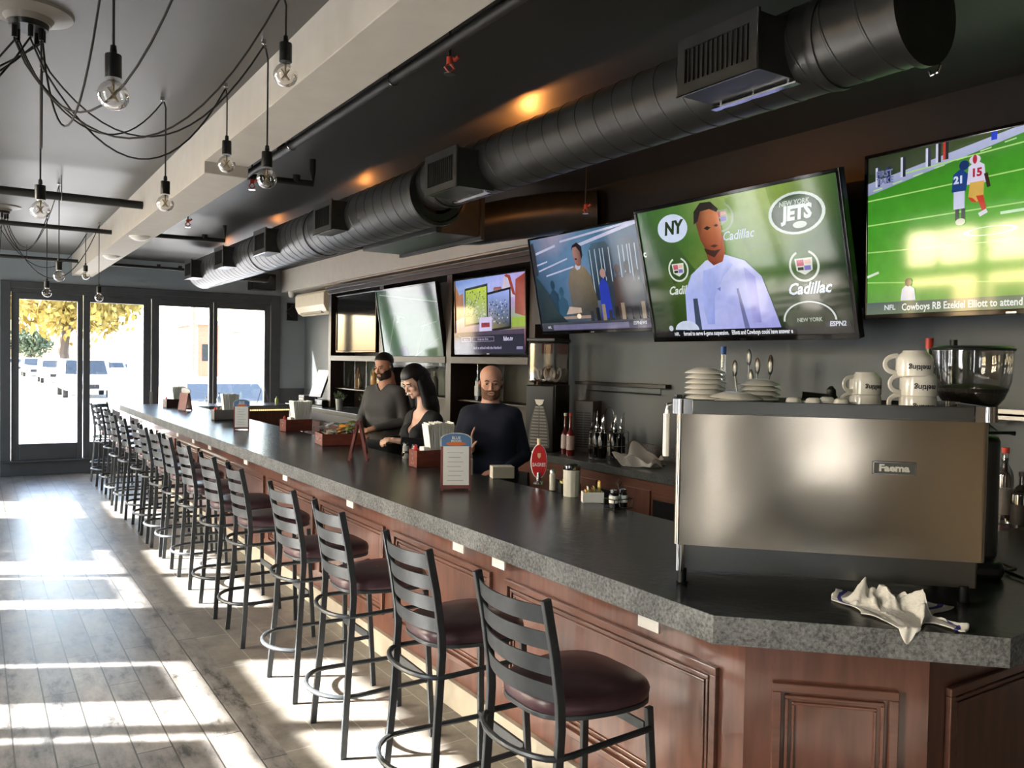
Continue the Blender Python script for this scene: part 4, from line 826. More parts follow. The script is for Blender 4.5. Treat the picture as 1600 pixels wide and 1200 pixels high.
# ---------------------------------------------------------- slush / iced drink dispenser
t = T('drink_dispenser', 'tall black drink dispenser with a clear spiral tank beside the bald man', 'drink dispenser', (4.25, 6.10, 1.0), R(-60))
b = B(); b.box(-.14, .14, .0, .36, .0, .60); b.o('body', BPL, t, smooth=False, bev=.012)
b = B()
for i in range(13):
    z = .06 + i * .028; hw_ = .085 * (1 - (i / 14) ** 2.2 * .75)
    b.box(-hw_, -.005, -.006, 0, z, z + .012); b.box(.005, hw_, -.006, 0, z, z + .012)
b.o('front_grille', mat('grille_grey', '8a8a86', .5), t, smooth=False)
P_ = [(-.10, .04)] + [(-.10 * (1 - (i / 14) ** 2.2 * .75) - .004, .05 + i * .028) for i in range(14)]; P_ += [(-x, z) for x, z in P_[::-1]]
b = B(); b.add([(x, -.003, z) for x, z in P_], [tuple(range(len(P_)))]); b.o('grille_plate', mat('grille_dark', '55554f', .5), t, smooth=False)
b = B(); b.prism([(-.045, .47), (.045, .47), (.03, .43), (0, .415), (-.03, .43)], -.006, 0, Matrix(((1, 0, 0, 0), (0, 0, 1, 0), (0, 1, 0, 0), (0, 0, 0, 1)))); b.o('maker_badge', PLAST, t, smooth=False)
b = B(); b.box(-.13, .13, .02, .35, .62, .99); b.o('tank', clear_glass('tank_plastic', (.85, .84, .82), .16, .03), t, smooth=False, bev=.02)
pts = []
for i in range(90): a = i / 90 * 2 * PI * 3.5; pts.append((-.115 + .23 * i / 90, .2 + .07 * math.cos(a), .69 + .055 * math.sin(a)))
B().tube(pts, [(.006, .014)] * len(pts), 6).o('auger', mat('auger_white', 'c8c0b0', .4), t)
b = B(); b.box(-.14, .14, .0, .36, .99, 1.02); b.o('tank_lid', BPL, t, smooth=False, bev=.006)
b = B(); b.tube([(0, .02, .64), (0, -.05, .635), (0, -.06, .60)], .014); b.tube([(-.03, -.055, .66), (.05, -.06, .60)], .006); b.o('tap', CHR, t)
B().box(.14, .144, .02, .34, .02, .6).o('side_plate', DST, t, smooth=False)
t = T('vent_panel_box', 'grey slotted metal cabinet standing right of the drink dispenser', 'metal cabinet', (4.64, 5.96, 1.0), R(-60))
B().box(-.09, .09, 0, .22, 0, .46).o('body', mat('cab_grey', '5c5c5a', .45, metal=.3), t, smooth=False, bev=.004)
b = B()
for i in range(15): b.box(-.07, -.005, -.003, 0, .04 + i * .022, .05 + i * .022); b.box(.005, .07, -.003, 0, .04 + i * .022, .05 + i * .022)
b.o('slots', BPL, t, smooth=False)
# rack of bar spoons and tools
t = T('bottle_rack', 'round wire rack of black bottles with tall pour spouts on the back counter', 'bottle rack', (4.42, 5.33, 1.001))
b = B()
for z in (.02, .13, .24): b.tube([(.16 * math.cos(a * PI / 12), .16 * math.sin(a * PI / 12), z) for a in range(24)], .0035, 6, closed=True)
for a in range(8): b.tube([(.16 * math.cos(a * PI / 4), .16 * math.sin(a * PI / 4), 0), (.16 * math.cos(a * PI / 4), .16 * math.sin(a * PI / 4), .40 if a % 2 == 0 else .24)], .0035, 6)
b.tube([(0, .06 * math.cos(a * PI / 10), .36 + .08 * math.sin(a * PI / 10)) for a in range(11)], .004, 6); b.tube([(0, .06, .02), (0, .06, .36)], .004, 6); b.tube([(0, -.06, .02), (0, -.06, .36)], .004, 6)
b.o('wire_frame', CHR, t)
for k in range(6):
    a = k * PI / 3 + .3; x, y = .10 * math.cos(a), .10 * math.sin(a)
    b = B(); b.lathe([(0, .022), (.033, .022), (.035, .03), (.035, .19), (.014, .235), (.013, .27)], 14, (x, y, 0)); b.o('bottle', BGL, t)
    b = B(); b.lathe([(.015, .265), (.015, .285), (.006, .30), (.005, .37)], 10, (x, y, 0)); b.o('pour_spout', CHR, t)
bt = towel('bar_cloth', '', 4.42, 4.92, 1.0, .28, .30, R(60), 9, amp=.12).o('bar_cloth', t0, None, solid=.003, ang=80)
tag(bt, 'grey white cloth heaped on the back counter right of the bottle rack', 'cloth')
# things behind the machine
t = T('utensil_holder', 'cluster of dark steel whisks, tongs and spoons upright behind the saucers', 'utensils', (4.5, 3.92, 1.001))
B().lathe([(0, 0), (.06, 0), (.065, .28), (.06, .28), (.055, .01), (0, .01)], 20).o('canister', DST, t)
for k, (dx, dy, hh) in enumerate(((-.06, .09, .84), (.0, .02, .92), (.03, -.03, .86), (.02, -.15, .88), (-.03, -.19, .86), (.0, .0, .78))):
    b = B(); b.tube([(dx * .3, dy * .2, .03), (dx * .7, dy * .6, .45), (dx, dy, hh - .1)], .007, 6); b.ell((dx, dy, hh - .06), (.012, .022, .06), 10, 8); b.o('utensil', DST, t)
bottle('tall clear water bottle with blue white label behind the saucer stack', (4.55, 4.22, 1.12), .82, .05, 'a8b0b4', '9aa2a6', '2a5a9c', clear=True, long_neck=True)
tag(B().box(4.4, 4.7, 4.05, 4.4, 1.0, 1.12).o('black_box', BPL, None, smooth=False, bev=.01), 'low black box behind the espresso machine holding the water bottle', 'box')
# magnetic tool bar on the wall
t = T('wall_rail', 'black wall rail with a thin hanging frame under the brewery television', 'wall rail', (4.84, 5.7, 1.60))
b = B(); b.box(-.035, .03, -.62, .62, .0, .035); b.o('bar', BPL, t, smooth=False, bev=.004)
b = B(); b.tube([(-.02, -.55, 0), (-.02, -.55, -.05), (-.02, .45, -.05)], .005); b.o('hanging_wire', BPL, t)
# far end of the back counter: till, plants
t = T('till_monitor', 'lit till touchscreen tilted on its stand at the far end of the back counter', 'monitor', (4.42, 12.42, 1.071), R(-78))
b = B(); b.box(-.1, .1, -.05, .12, 0, .02); b.tube([(0, .06, .02), (0, .03, .14)], .02); b.o('stand', BPL, t)
Mt = Matrix.Translation((0, .0, .14)) @ Matrix.Rotation(R(-22), 4, 'X')
B().box(-.17, .17, 0, .03, 0, .46, Mt).o('monitor_case', BPL, t, smooth=False, bev=.006)
B().box(-.15, .15, -.003, 0, .05, .44, Mt).o('lit_display', mat('till_display', '101010', .1, emit='e8f4ff', es=1.3), t, smooth=False)
t = T('receipt_printer', 'grey receipt printer on the counter left of the till screen', 'printer', (4.45, 12.85, 1.071), R(-80))
B().box(-.09, .09, -.1, .1, 0, .15).o('case', mat('printer_grey', '6a6c6e', .4), t, smooth=False, bev=.012); B().box(-.06, .06, -.104, -.1, .08, .1).o('paper_slot', PAPER, t, smooth=False)
t = T('cash_drawer', 'black cash drawer under the tilted till screen', 'cash drawer', (4.5, 12.13, 1.071), R(-90))
B().box(-.16, .16, -.12, .2, 0, .11).o('case', BPL, t, smooth=False, bev=.005); B().box(-.15, .15, -.124, -.12, .02, .09).o('drawer_front', BGL, t, smooth=False)
def plant(label, loc, seed):
    t = T('potted_plant', label, 'potted plant', loc, seed, 'potted plants on the back counter')
    b = B(); b.lathe([(0, 0), (.042, 0), (.055, .16), (.06, .165), (.055, .17), (.05, .155), (.04, .01)], 22); b.o('pot', mat('zinc_pot', 'a8aaa6', .4, metal=.6), t)
    b = B(); rd = random.Random(seed)
    for i in range(34):
        a, e = rd.uniform(0, 2 * PI), rd.uniform(.15, 1.4); L_ = rd.uniform(.07, .13); d = Vector((math.cos(a) * math.cos(e), math.sin(a) * math.cos(e), math.sin(e)))
        p0 = Vector((0, 0, .155)); p1 = p0 + d * L_; b.tube([p0, p1], .0016, 4)
        for q in range(7):
            c = p0 + d * L_ * (.35 + .1 * q); Mr = Matrix.Translation(c) @ Euler((rd.uniform(0, 6), rd.uniform(0, 6), rd.uniform(0, 6))).to_matrix().to_4x4()
            b.add([(0, 0, 0), (.016, .01, .003), (.034, 0, 0), (.016, -.01, .003)], [(0, 1, 2, 3)], Mr)
    b.o('foliage', mat('plant_green', '5d6e4e', .7, var=.3, scale=20), t, smooth=False)
plant('leafy plant in a grey metal pot, left one near the till screen', (4.37, 11.25, 1.071), 3)
plant('leafy plant in a grey metal pot, right one beside the man in grey', (4.37, 10.3, 1.071), 8)
# ============================================================ DUCT
DX = 2.72
t = T('spiral_duct', 'big black spiral air duct with register boxes running above the bar', 'air duct', (0, 0, 0))
def ribbed(y0, y1, r, zc, pitch, n=40):
    b = B(); pts = []; y = y0
    prof = []
    while y < y1 - 1e-6:
        prof += [(r, y), (r, y + pitch * .5), (r, y + pitch - .012), (r + .0025, y + pitch - .009), (r + .0025, y + pitch - .003)]; y += pitch
    prof.append((r, y1)); vs = []; fs = []
    for i, (rr, yy) in enumerate(prof):
        for j in range(n):
            a = 2 * PI * j / n; vs.append((DX + rr * math.cos(a), min(max(yy + .35 * pitch * math.sin(a), y0), y1), zc + rr * math.sin(a)))
    for i in range(len(prof) - 1):
        for j in range(n): fs.append((i * n + j, i * n + (j + 1) % n, (i + 1) * n + (j + 1) % n, (i + 1) * n + j))
    b.add(vs, fs); return b
ribbed(1.66, 5.2, .172, 3.024, .145).o('duct_tube', DUCT, t, ang=25)
ribbed(5.2, 12.2, .213, 2.967, .16).o('duct_tube', DUCT, t, ang=25)
b = B(); b.lathe([(0, -.002), (.172, 0), (.187, 0), (.187, .03), (.173, .03)], 40, M=Matrix.Translation((DX, 1.65, 3.024)) @ Matrix.Rotation(-PI / 2, 4, 'X')); b.o('end_cap', DUCT, t)
b = B(); b.lathe([(0, 0), (.213, 0), (.218, -.02)], 40, M=Matrix.Translation((DX, 12.2, 2.967)) @ Matrix.Rotation(-PI / 2, 4, 'X')); b.o('end_cap', DUCT, t)
for y, r, z in ((5.2, .224, 2.967), (5.02, .182, 3.024), (2.0, .178, 3.024), (7.4, .219, 2.967), (9.2, .219, 2.967)):
    b = B(); b.lathe([(r - .02, -.02), (r, -.02), (r + .003, 0), (r, .02), (r - .02, .02)], 40, M=Matrix.Translation((DX, y, z)) @ Matrix.Rotation(-PI / 2, 4, 'X')); b.o('joint_band', DUCT, t)
for i, y in enumerate((2.30, 4.55, 6.6, 8.38, 10.03, 11.68)):
    h0, h1 = (2.885, 3.10) if i < 1 else (2.835, 3.07); x0 = 2.40; hw = .205
    b = B(); b.box(x0 + .01, DX - .06, y - hw + .005, y + hw - .005, h0 + .005, h1); rb = b.o('register_box', DUCT, t, smooth=False)
    b = B(); zz = (h0, h1)
    b.box(x0 - .004, x0 + .01, y - hw, y - hw + .04, h0, h1 + .01); b.box(x0 - .004, x0 + .01, y + hw - .04, y + hw, h0, h1 + .01); b.box(x0 - .004, x0 + .01, y - hw + .04, y + hw - .04, h0, h0 + .045); b.box(x0 - .004, x0 + .01, y - hw + .04, y + hw - .04, h1 - .035, h1 + .01)
    b.o('register_frame', DUCT, rb, smooth=False)
    B().box(x0 + .012, x0 + .014, y - hw + .04, y + hw - .04, h0 + .04, h1 - .03).o('register_void', BGL, rb, smooth=False)  # black sheet stands in for the shade behind the blades
    b = B()
    for k in range(13): yy = y - hw + .055 + k * .025; b.box(x0, x0 + .012, yy - .0018, yy + .0018, h0 + .045, h1 - .035)
    b.o('register_blades', DUCT, rb, smooth=False)
    b = B(); b.box(x0 - .006, x0 - .0, y - hw - .002, y + hw + .002, h0 - .004, h0 + .002); b.box(x0 - .006, x0, y - hw - .003, y - hw + .001, h0, h1 + .01); b.o('bright_edge', CHR, rb, smooth=False)
    b = B(); b.box(2.60, 2.635, y - hw - .01, y + hw + .01, h0 - .012, h0 - .006)
    for q in (-.17, 0, .17): b.cyl((2.615, y + q, h0 - .006), (2.615, y + q, h0 + .012), .006, n=8)
    b.o('mounting_flange', CHR, rb, smooth=False)
b = B(); b.lathe([(.165, 0), (.214, 0)], 40, M=Matrix.Translation((DX, 5.2, 2.99)) @ Matrix.Rotation(-PI / 2, 4, 'X')); b.o('reducer_plate', DUCT, t)
# branch to the bulkhead
b = B(); b.box(2.9, 3.27, 5.55, 6.95, 2.76, 3.06); b.o('branch_plenum', DUCT, t, smooth=False, bev=.006)
b = B(); b.box(3.27, 3.30, 5.52, 6.98, 2.735, 3.07); b.o('branch_flange', DUCT, t, smooth=False)
b = B(); b.tube([(3.28, 6.2, 2.93), (3.6, 6.15, 2.96), (3.9, 6.0, 3.03), (4.2, 5.8, 3.08), (4.46, 5.6, 3.09)], [.16, .17, .18, .18, .18], 24); b.o('branch_duct', DUCT, t)
# warm uplights standing on the duct
UL = mat('amber_lamp', 'ffb060', .5, emit='ff9a40', es=6)
for i, (y, z, e) in enumerate(((4.32, 3.187, 26), (6.9, 3.17, 12), (9.4, 3.17, 7), (11.6, 3.17, 5))):
    t = T('ceiling_uplight', ['amber uplight on the duct, nearest and brightest glow on the black ceiling', 'amber uplight on the duct, second glow from the camera', 'amber uplight on the duct, third glow from the camera', 'amber uplight on the duct, farthest faint glow'][i], 'lamp', (DX + .17, y, z - .11), 0)
    b = B(); b.lathe([(0, 0), (.022, 0), (.026, .012), (.024, .012)], 16); b.o('base', BPL, t); B().lathe([(0, .009), (.02, .009), (0, .012)], 16).o('bulb', UL, t)
    l = bpy.data.lights.new('uplight_lamp', 'POINT'); l.energy = e; l.color = (1, .36, .08); l.shadow_soft_size = .01; lo = bpy.data.objects.new('uplight_lamp', l); COL.objects.link(lo); lo.location = (DX + .17, y, z - .07)
# ============================================================ SPRINKLER PIPES
PIPE = mat('black_pipe', '2e2d2b', .45, metal=.3); RED = mat('red_sprinkler', 'a8402e', .4)
def pipe(label, pts, r, ends=(), hang=()):
    t = T('sprinkler_pipe', label, 'pipe', pts[0]); o0 = Vector(pts[0]); Q = [Vector(p) - o0 for p in pts]
    B().tube(Q, r, 12).o('pipe_run', PIPE, t)
    for p in hang:
        p = Vector(p) - o0; b = B(); b.tube([p + Vector((0, 0, -r - .004)), (p.x, p.y, ZC - o0.z)], .006, 6); b.tube([(p.x, p.y + .0, p.z + (r + .004) * math.sin(a * PI / 6)) if False else (p.x + (r + .004) * math.cos(a * PI / 6) * (1 if abs(Q[1].normalized().y) > .5 else 0), p.y + (r + .004) * math.cos(a * PI / 6) * (1 if abs(Q[1].normalized().x) > .5 else 0), p.z + (r + .004) * math.sin(a * PI / 6)) for a in range(12)], .004, 6, closed=True); b.o('hanger', CHR, t)
    for p in ends: b = B(); p = Vector(p) - o0; b.cyl(p, p + Vector((0, 0, .05)), r * 1.25); b.o('fitting', PIPE, t)
    return t
pipe('thickest dark ceiling pipe crossing the left ceiling to the beam', [(-2.2, 7.95, 3.12), (1.25, 7.95, 3.12)], .035, hang=[(.62, 7.95, 3.12)])
pipe('dark ceiling pipe behind the thickest one, reaching the beam further back', [(-2.2, 9.9, 3.12), (1.25, 9.9, 3.12)], .025, hang=[(.0, 9.9, 3.12)])
pipe('farthest dark ceiling pipe near the glass door wall, left of the beam', [(-2.2, 13.3, 3.12), (1.25, 13.3, 3.12)], .025, hang=[(.62, 13.3, 3.12)])
pipe('long dark pipe running beside the right edge of the pale beam', [(1.62, -3.9, 3.09), (1.62, 8.2, 3.09)], .024, ends=[(1.62, 5.2, 3.09), (1.62, 7.2, 3.09)], hang=[(1.62, 3.55, 3.09), (1.62, 5.0, 3.09), (1.62, 2.0, 3.09)])
pipe('short pipe stub with an upturned end above the hanging bulb by the beam', [(1.62, 6.1, 3.1), (2.12, 6.05, 3.1), (2.12, 6.05, 3.2), (2.12, 6.05, 3.28)], .024, ends=[(2.0, 6.06, 3.1)])
pipe('pipe stub crossing from the smoke detector towards the duct', [(1.53, 9.7, 3.1), (2.36, 9.6, 3.1), (2.36, 9.6, 3.27)], .024, ends=[(2.15, 9.62, 3.1)])
pipe('thin pipe loop by the far wall left of the duct end', [(1.55, 13.2, 3.1), (3.0, 13.2, 3.1), (3.0, 13.2, 3.28)], .022, ends=[(2.3, 13.2, 3.1), (2.6, 13.2, 3.1)])
pipe('dark pipe with a bright elbow on the black ceiling above the nearest register', [(1.75, 2.5, 3.22), (2.25, 2.3, 3.2), (2.27, 2.29, 3.28)], .026, ends=[(2.24, 2.3, 3.17)])
pipe('short black pipe stub poking out beneath the duct before the soffit', [(2.99, 7.36, 2.85), (3.55, 7.1, 2.92), (3.62, 7.07, 3.0)], .022)
pipe('far short black pipe stub poking out beneath the duct near its end', [(2.99, 11.53, 2.86), (3.35, 11.3, 2.84), (3.4, 11.28, 2.9)], .02)
for i, (p, l) in enumerate((((1.66, 3.08, 3.06), 'red sprinkler head on the beam side pipe, nearest the camera'), ((1.66, 6.0, 3.06), 'red sprinkler head behind the hanging bulb by the beam'), ((1.66, 8.1, 3.06), 'red sprinkler head near the far end of the beam side pipe'), ((3.95, 5.1, 3.02), 'small sprinkler with red tip beneath the black bulkhead by the branch duct'))):
    t = T('fire_sprinkler', l, 'sprinkler', p, 0, 'sprinkler heads')
    b = B(); b.cyl((0, 0, 0), (0, 0, -.03), .014); b.tube([(-.0, 0, -.02), (.022, 0, -.045), (0, 0, -.065)], .005); b.tube([(0, 0, -.02), (-.022, 0, -.045), (0, 0, -.065)], .005); b.o('frame', RED, t)
    b = B(); b.cyl((0, 0, -.068), (0, 0, -.071), .024); b.o('deflector', CHR, t)
    b = B(); b.tube([(0, 0, 0), (.02, -.01, -.01), (.025, -.03, 0)], .009); b.o('red_cap', RED, t); B().cyl((0, 0, 0), (0, 0, ZC - p[2]), .006, n=8).o('drop_rod', PIPE, t)
t = T('ceiling_hook', 'small chrome hook dangling under the near end of the duct', 'hook', (3.15, 1.86, 3.0))
b = B(); b.tube([(0, 0, .3), (0, 0, .0), (.0, -.015, -.02), (0, -.005, -.045), (0, .02, -.05), (0, .03, -.03)], .006); b.o('hook', CHR, t)
for i, (x, y, l) in enumerate(((1.39, 9.0, 'white dome smoke detector under the beam, nearer and larger'), (1.39, 11.0, 'white dome smoke detector under the beam, farther and smaller'))):
    t = T('smoke_detector', l, 'smoke detector', (x, y, 2.985), 0, 'smoke detectors on the beam')
    b = B(); b.lathe([(0, -.045), (.05, -.04), (.085, -.02), (.09, 0), (0, 0)], 28); b.o('dome', PLAST, t); B().lathe([(.09, -.012), (.098, -.01), (.098, 0), (.09, 0)], 28).o('rim', PLAST, t)
t = T('air_conditioner', 'cream wall mounted air conditioner above the till by the wooden shelves', 'air conditioner', (4.63, 12.95, 2.52), R(-90))
Mx = Matrix(((0, 0, 1, 0), (1, 0, 0, 0), (0, 1, 0, 0), (0, 0, 0, 1)))
b = B(); b.prism([(.22, 0), (.22, .34), (-.1, .34), (-.13, .3), (-.13, .12), (-.08, .02), (.0, -.02)], -.68, .66, Mx); b.o('casing', mat('aged_plastic', 'ddd0b4', .4), t, smooth=False, bev=.012)
B().box(-.5, .45, -.09, -.02, -.004, .03, Matrix.Rotation(R(0), 4, 'X')).o('louvre', mat('louvre', '9a8f78', .5), t, smooth=False)
t = T('security_camera', 'small white dome camera under the soffit by the air conditioner', 'camera', (4.52, 13.9, 2.93))
b = B(); b.cyl((0, 0, 0), (0, 0, -.05), .05); b.o('mount', PLAST, t); B().ell((0, 0, -.06), .045).o('dome', PLAST, t)
t = T('wall_speaker', 'boxy black loudspeaker high on the far wall right of the duct end', 'speaker', (4.07, 14.05, 2.93))
B().box(-.2, .2, -.12, .14, 0, .27).o('cabinet', BPL, t, smooth=False, bev=.01); B().box(-.18, .18, -.125, -.12, .02, .25).o('grille', mat('grille_cloth', '26282a', .8), t, smooth=False)
t = T('wall_fan', 'dark bracketed spotlight on the far wall beside the air conditioner', 'spotlight', (4.62, 14.15, 2.6))
b = B(); b.tube([(0, .05, .1), (0, -.1, .1), (-.05, -.15, .05)], .02); b.cyl((-.1, -.14, -.05), (.02, -.18, .08), .07, .05); b.o('head', BPL, t); B().box(-.08, .1, .0, .04, -.15, .15).o('bracket', BPL, t, smooth=False)
# ============================================================ SWAG CHANDELIERS
CAB = mat('black_cloth_cable', '22201e', .7)
def sag(p, q, low, n=18):
    p, q = Vector(p), Vector(q); P = []
    m_ = min(p.z, q.z)
    for i in range(n + 1):
        u_ = i / n; c = p.lerp(q, u_); d = (m_ - low) * 4 * u_ * (1 - u_); P.append(c - Vector((0, 0, d)))
    return P
def chandelier(label, cx, cy, bulbs, extra, detail=True):
    t = T('swag_chandelier', label, 'chandelier', (cx, cy, ZC), 0, None); O = Vector((cx, cy, ZC))
    b = B(); b.lathe([(0, -.055), (.085, -.052), (.1, -.03), (.175, -.012), (.18, 0), (0, 0)], 40); b.o('canopy', mat('canopy_paint', '6c675e', .45), t)
    b = B(); b.lathe([(.0, -.075), (.075, -.075), (.08, -.05), (0, -.05)], 30); b.o('canopy_hub', BPL, t)
    k = 0
    for (bx, by, bz, hx, hy, low) in bulbs:
        a = k * 2.4; k += 1; st = Vector((.055 * math.cos(a), .055 * math.sin(a), -.075)); hook = Vector((hx, hy, ZC - .03)) - O; bp = Vector((bx, by, bz)) - O
        B().cyl(st, st - Vector((0, 0, .05)), .011, n=10).o('strain_relief', BPL, t)
        pts = [st, st - Vector((0, 0, .06))] + sag(st - Vector((0, 0, .09)), hook, low - ZC)[1:] + [hook + Vector((bp.x - hook.x, bp.y - hook.y, 0)) * .5 - Vector((0, 0, .01)), Vector((bp.x, bp.y, hook.z - .06)), bp + Vector((0, 0, .14))]
        B().tube(pts, .0042, 6).o('cable', CAB, t)
        b = B(); b.tube([(hook.x, hook.y, 0), (hook.x, hook.y, -.02)], .012, 8); b.tube([(hook.x, hook.y, -.02), (hook.x + .012, hook.y, -.03), (hook.x, hook.y, -.042)], .0035, 6); b.o('cable_hook', CHR, t)
        b = B(); b.lathe([(0, .145), (.009, .145), (.011, .125), (.007, .12), (.024, .116), (.025, .112), (.025, .042), (.0, .042)], 22, tuple(bp)); s_ = b.o('socket', BPL, t)
        b = B(); b.lathe([(.0145, .048), (.015, .036), (.024, .030), (.037, .018), (.046, .0), (.0475, -.012), (.045, -.026), (.036, -.042), (.02, -.053), (0, -.057)], 28, tuple(bp)); b.o('bulb', BULB, s_)
        b = B(); c_ = []
        for q in range(48): an = q * PI / 4; c_.append(bp + Vector((.017 * math.cos(q * 2.4), .017 * math.sin(q * 2.4), .012 if q % 2 else -.028)))
        b.tube(c_, .0006, 4); b.cyl(bp + Vector((0, 0, .04)), bp + Vector((0, 0, .005)), .005, .003, n=8); b.o('filament', mat('filament', '8a7a5a', .4, metal=.6), s_)
    for i, (ex, ey, low) in enumerate(extra):
        a = i * 1.9 + 1; st = Vector((.05 * math.cos(a), .05 * math.sin(a), -.075))
        B().tube([st] + sag(st - Vector((0, 0, .05)), Vector((ex, ey, ZC - .02)) - O, low - ZC), .0042, 6).o('cable', CAB, t)
    return t
chandelier('large swag chandelier of black cables and clear bulbs on the near left ceiling', .204, 4.265,
    [(.371, 2.917, 2.63, .371, 2.917, 2.62), (1.051, 3.333, 2.945, 1.051, 3.40, 2.66), (1.169, 4.728, 2.87, 1.16, 4.73, 2.70), (1.17, 3.977, 2.66, 1.15, 3.98, 2.74), (.92, 5.093, 2.68, .92, 5.2, 2.86), (.288, 4.912, 2.545, .3, 5.0, 2.72)],
    [(-1.2, 4.0, 2.7), (-1.0, 5.2, 2.75), (-.8, 3.2, 2.6), (-1.1, 4.6, 2.85), (.62, 2.5, 2.66)])
chandelier('smaller looking swag chandelier of cables and clear bulbs on the far left ceiling', .24, 10.0,
    [(.628, 8.274, 2.49, .628, 8.3, 2.75), (1.16, 11.476, 2.78, 1.16, 11.4, 2.7), (.655, 10.111, 2.456, .66, 10.11, 2.8), (1.2, 10.522, 2.46, 1.2, 10.5, 2.55)],
    [(-1.0, 9.4, 2.7), (-.9, 10.6, 2.75), (.2, 11.6, 2.7)])
# ============================================================ THINGS ON THE BAR
ZB = 1.0705
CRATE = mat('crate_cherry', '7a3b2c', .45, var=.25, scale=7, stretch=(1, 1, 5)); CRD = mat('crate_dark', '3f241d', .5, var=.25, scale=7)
NAP = mat('napkin', 'f0ede2', .8, var=.03)
def crate_walls(t, w_, d, h, m, th=.01):
    b = B(); b.box(-w_ / 2, w_ / 2, -d / 2, d / 2, 0, th); b.box(-w_ / 2, w_ / 2, -d / 2, -d / 2 + th, 0, h); b.box(-w_ / 2, w_ / 2, d / 2 - th, d / 2, 0, h); b.box(-w_ / 2, -w_ / 2 + th, -d / 2, d / 2, 0, h); b.box(w_ / 2 - th, w_ / 2, -d / 2, d / 2, 0, h); b.box(-.004, .004, -d / 2, d / 2, 0, h)
    b.o('box', m, t, smooth=False, bev=.002)
def napkins(loc, rz, label, w_=.16, n=18, h=.2):
    b = B(); rd = random.Random(int(loc[1] * 100))
    for i in range(n):
        x = -w_ / 2 + w_ * i / (n - 1); a = -.14 + .24 * i / (n - 1) + rd.uniform(-.02, .02); hh = h + rd.uniform(-.008, .008)
        Mr = Tx((x, 0, 0)) @ Matrix.Rotation(a, 4, 'Y')
        b.add([(-.003, -.05, 0), (.003, -.05, 0), (.004, -.052, hh), (-.001, -.054, hh), (-.003, .05, 0), (.003, .05, 0), (.004, .052, hh + .004), (-.001, .054, hh + .003)], [(0, 1, 2, 3), (5, 4, 7, 6), (0, 3, 7, 4), (1, 5, 6, 2), (3, 2, 6, 7), (0, 4, 5, 1)], Mr)
    o = b.o('paper_napkins', NAP, None, smooth=False); o.location = loc; o.rotation_euler = (0, 0, rz); tag(o, label, 'napkins', None, 'stuff'); return o
def caddy(x, y, rz, lab, nlab, w_=.28, d=.15, h=.118, text=None, m=CRATE, red=None, white=None):
    t = T('bar_caddy', lab, 'caddy', (x, y, ZB), rz, 'wooden napkin boxes on the bar'); crate_walls(t, w_, d, h, m)
    if text:
        for k, (s_, z) in enumerate(text): lettering('printed_lettering', s_, .022 if k != 1 else .03, Tx((-w_ / 2 - .0012, 0, z)) @ Matrix.Rotation(-PI / 2, 4, 'Z') @ UPRIGHT, mat('worn_white_print', 'b0a096', .7), t, sx=.9)
    Mz = Matrix.Translation((x, y, ZB)) @ Matrix.Rotation(rz, 4, 'Z')
    napkins(tuple(Mz @ Vector((.055, .0, .012))), rz, nlab, w_=w_ * .46, h=.285)
    if red:
        p = Mz @ Vector((-w_ / 2 + .035, .035, .0105)); q = T('ketchup_bottle', red, 'bottle', tuple(p), 0)
        B().lathe([(0, 0), (.027, 0), (.029, .01), (.029, .09), (.02, .11), (.01, .115)], 18).o('body', mat('ketchup_red', 'c8282e', .35), q); B().lathe([(.012, .112), (.012, .125), (.004, .14), (0, .14)], 12).o('cap', mat('ketchup_cap', 'c8282e', .35), q)
    if white:
        p = Mz @ Vector((-w_ / 2 + .075, -.02, .0105)); bb = B().box(-.02, .02, -.04, .04, 0, .128).o('sugar_packet_stack', PAPER, None, smooth=False, bev=.004); bb.location = p; bb.rotation_euler = (0, 0, rz); tag(bb, white, 'packets')
    return t
caddy(2.665, 5.12, R(-4), 'reddish wooden box with white printed emblem in front of the woman', 'tall white paper napkins in the box in front of the woman', text=(('Trinity', .088), ('P', .057), ('Brands', .028)), red='short red ketchup bottle in the box in front of the woman', white='white sachets beside the ketchup in the box in front of the woman')
caddy(2.73, 8.2, R(6), 'reddish wooden napkin box beside the white upright dispenser, mid bar', 'white paper napkins fanned in the mid bar box', text=(('Trinity', .088), ('P', .057)), red='red topped ketchup bottle in the mid bar box', white='white sachets in the mid bar box')
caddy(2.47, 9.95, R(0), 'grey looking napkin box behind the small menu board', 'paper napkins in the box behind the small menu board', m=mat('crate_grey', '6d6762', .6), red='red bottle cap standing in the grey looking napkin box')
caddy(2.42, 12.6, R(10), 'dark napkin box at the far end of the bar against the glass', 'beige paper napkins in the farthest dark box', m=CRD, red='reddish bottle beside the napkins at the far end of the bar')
t = T('bar_caddy', 'low wooden box printed in white and filled with wrapped snacks', 'snack box', (2.63, 6.78, ZB), R(-8)); crate_walls(t, .34, .3, .10, CRATE)
for s_, sz, x_ in (('Bar K', .04, -.03), ('snacks', .016, .09)): lettering('printed_lettering', s_, sz, Tx((-.1712, -x_, .05)) @ Matrix.Rotation(-PI / 2, 4, 'Z') @ UPRIGHT, mat('worn_white_print', 'b0a096', .7), t, bold=.001)
rd = random.Random(4)
SN = [mat('wrap_silver', 'c8c8c2', .25, metal=.3), mat('wrap_amber', 'c8883a', .3), mat('wrap_green', '7c8a3a', .3), mat('wrap_clear', 'd8d8c8', .15)]
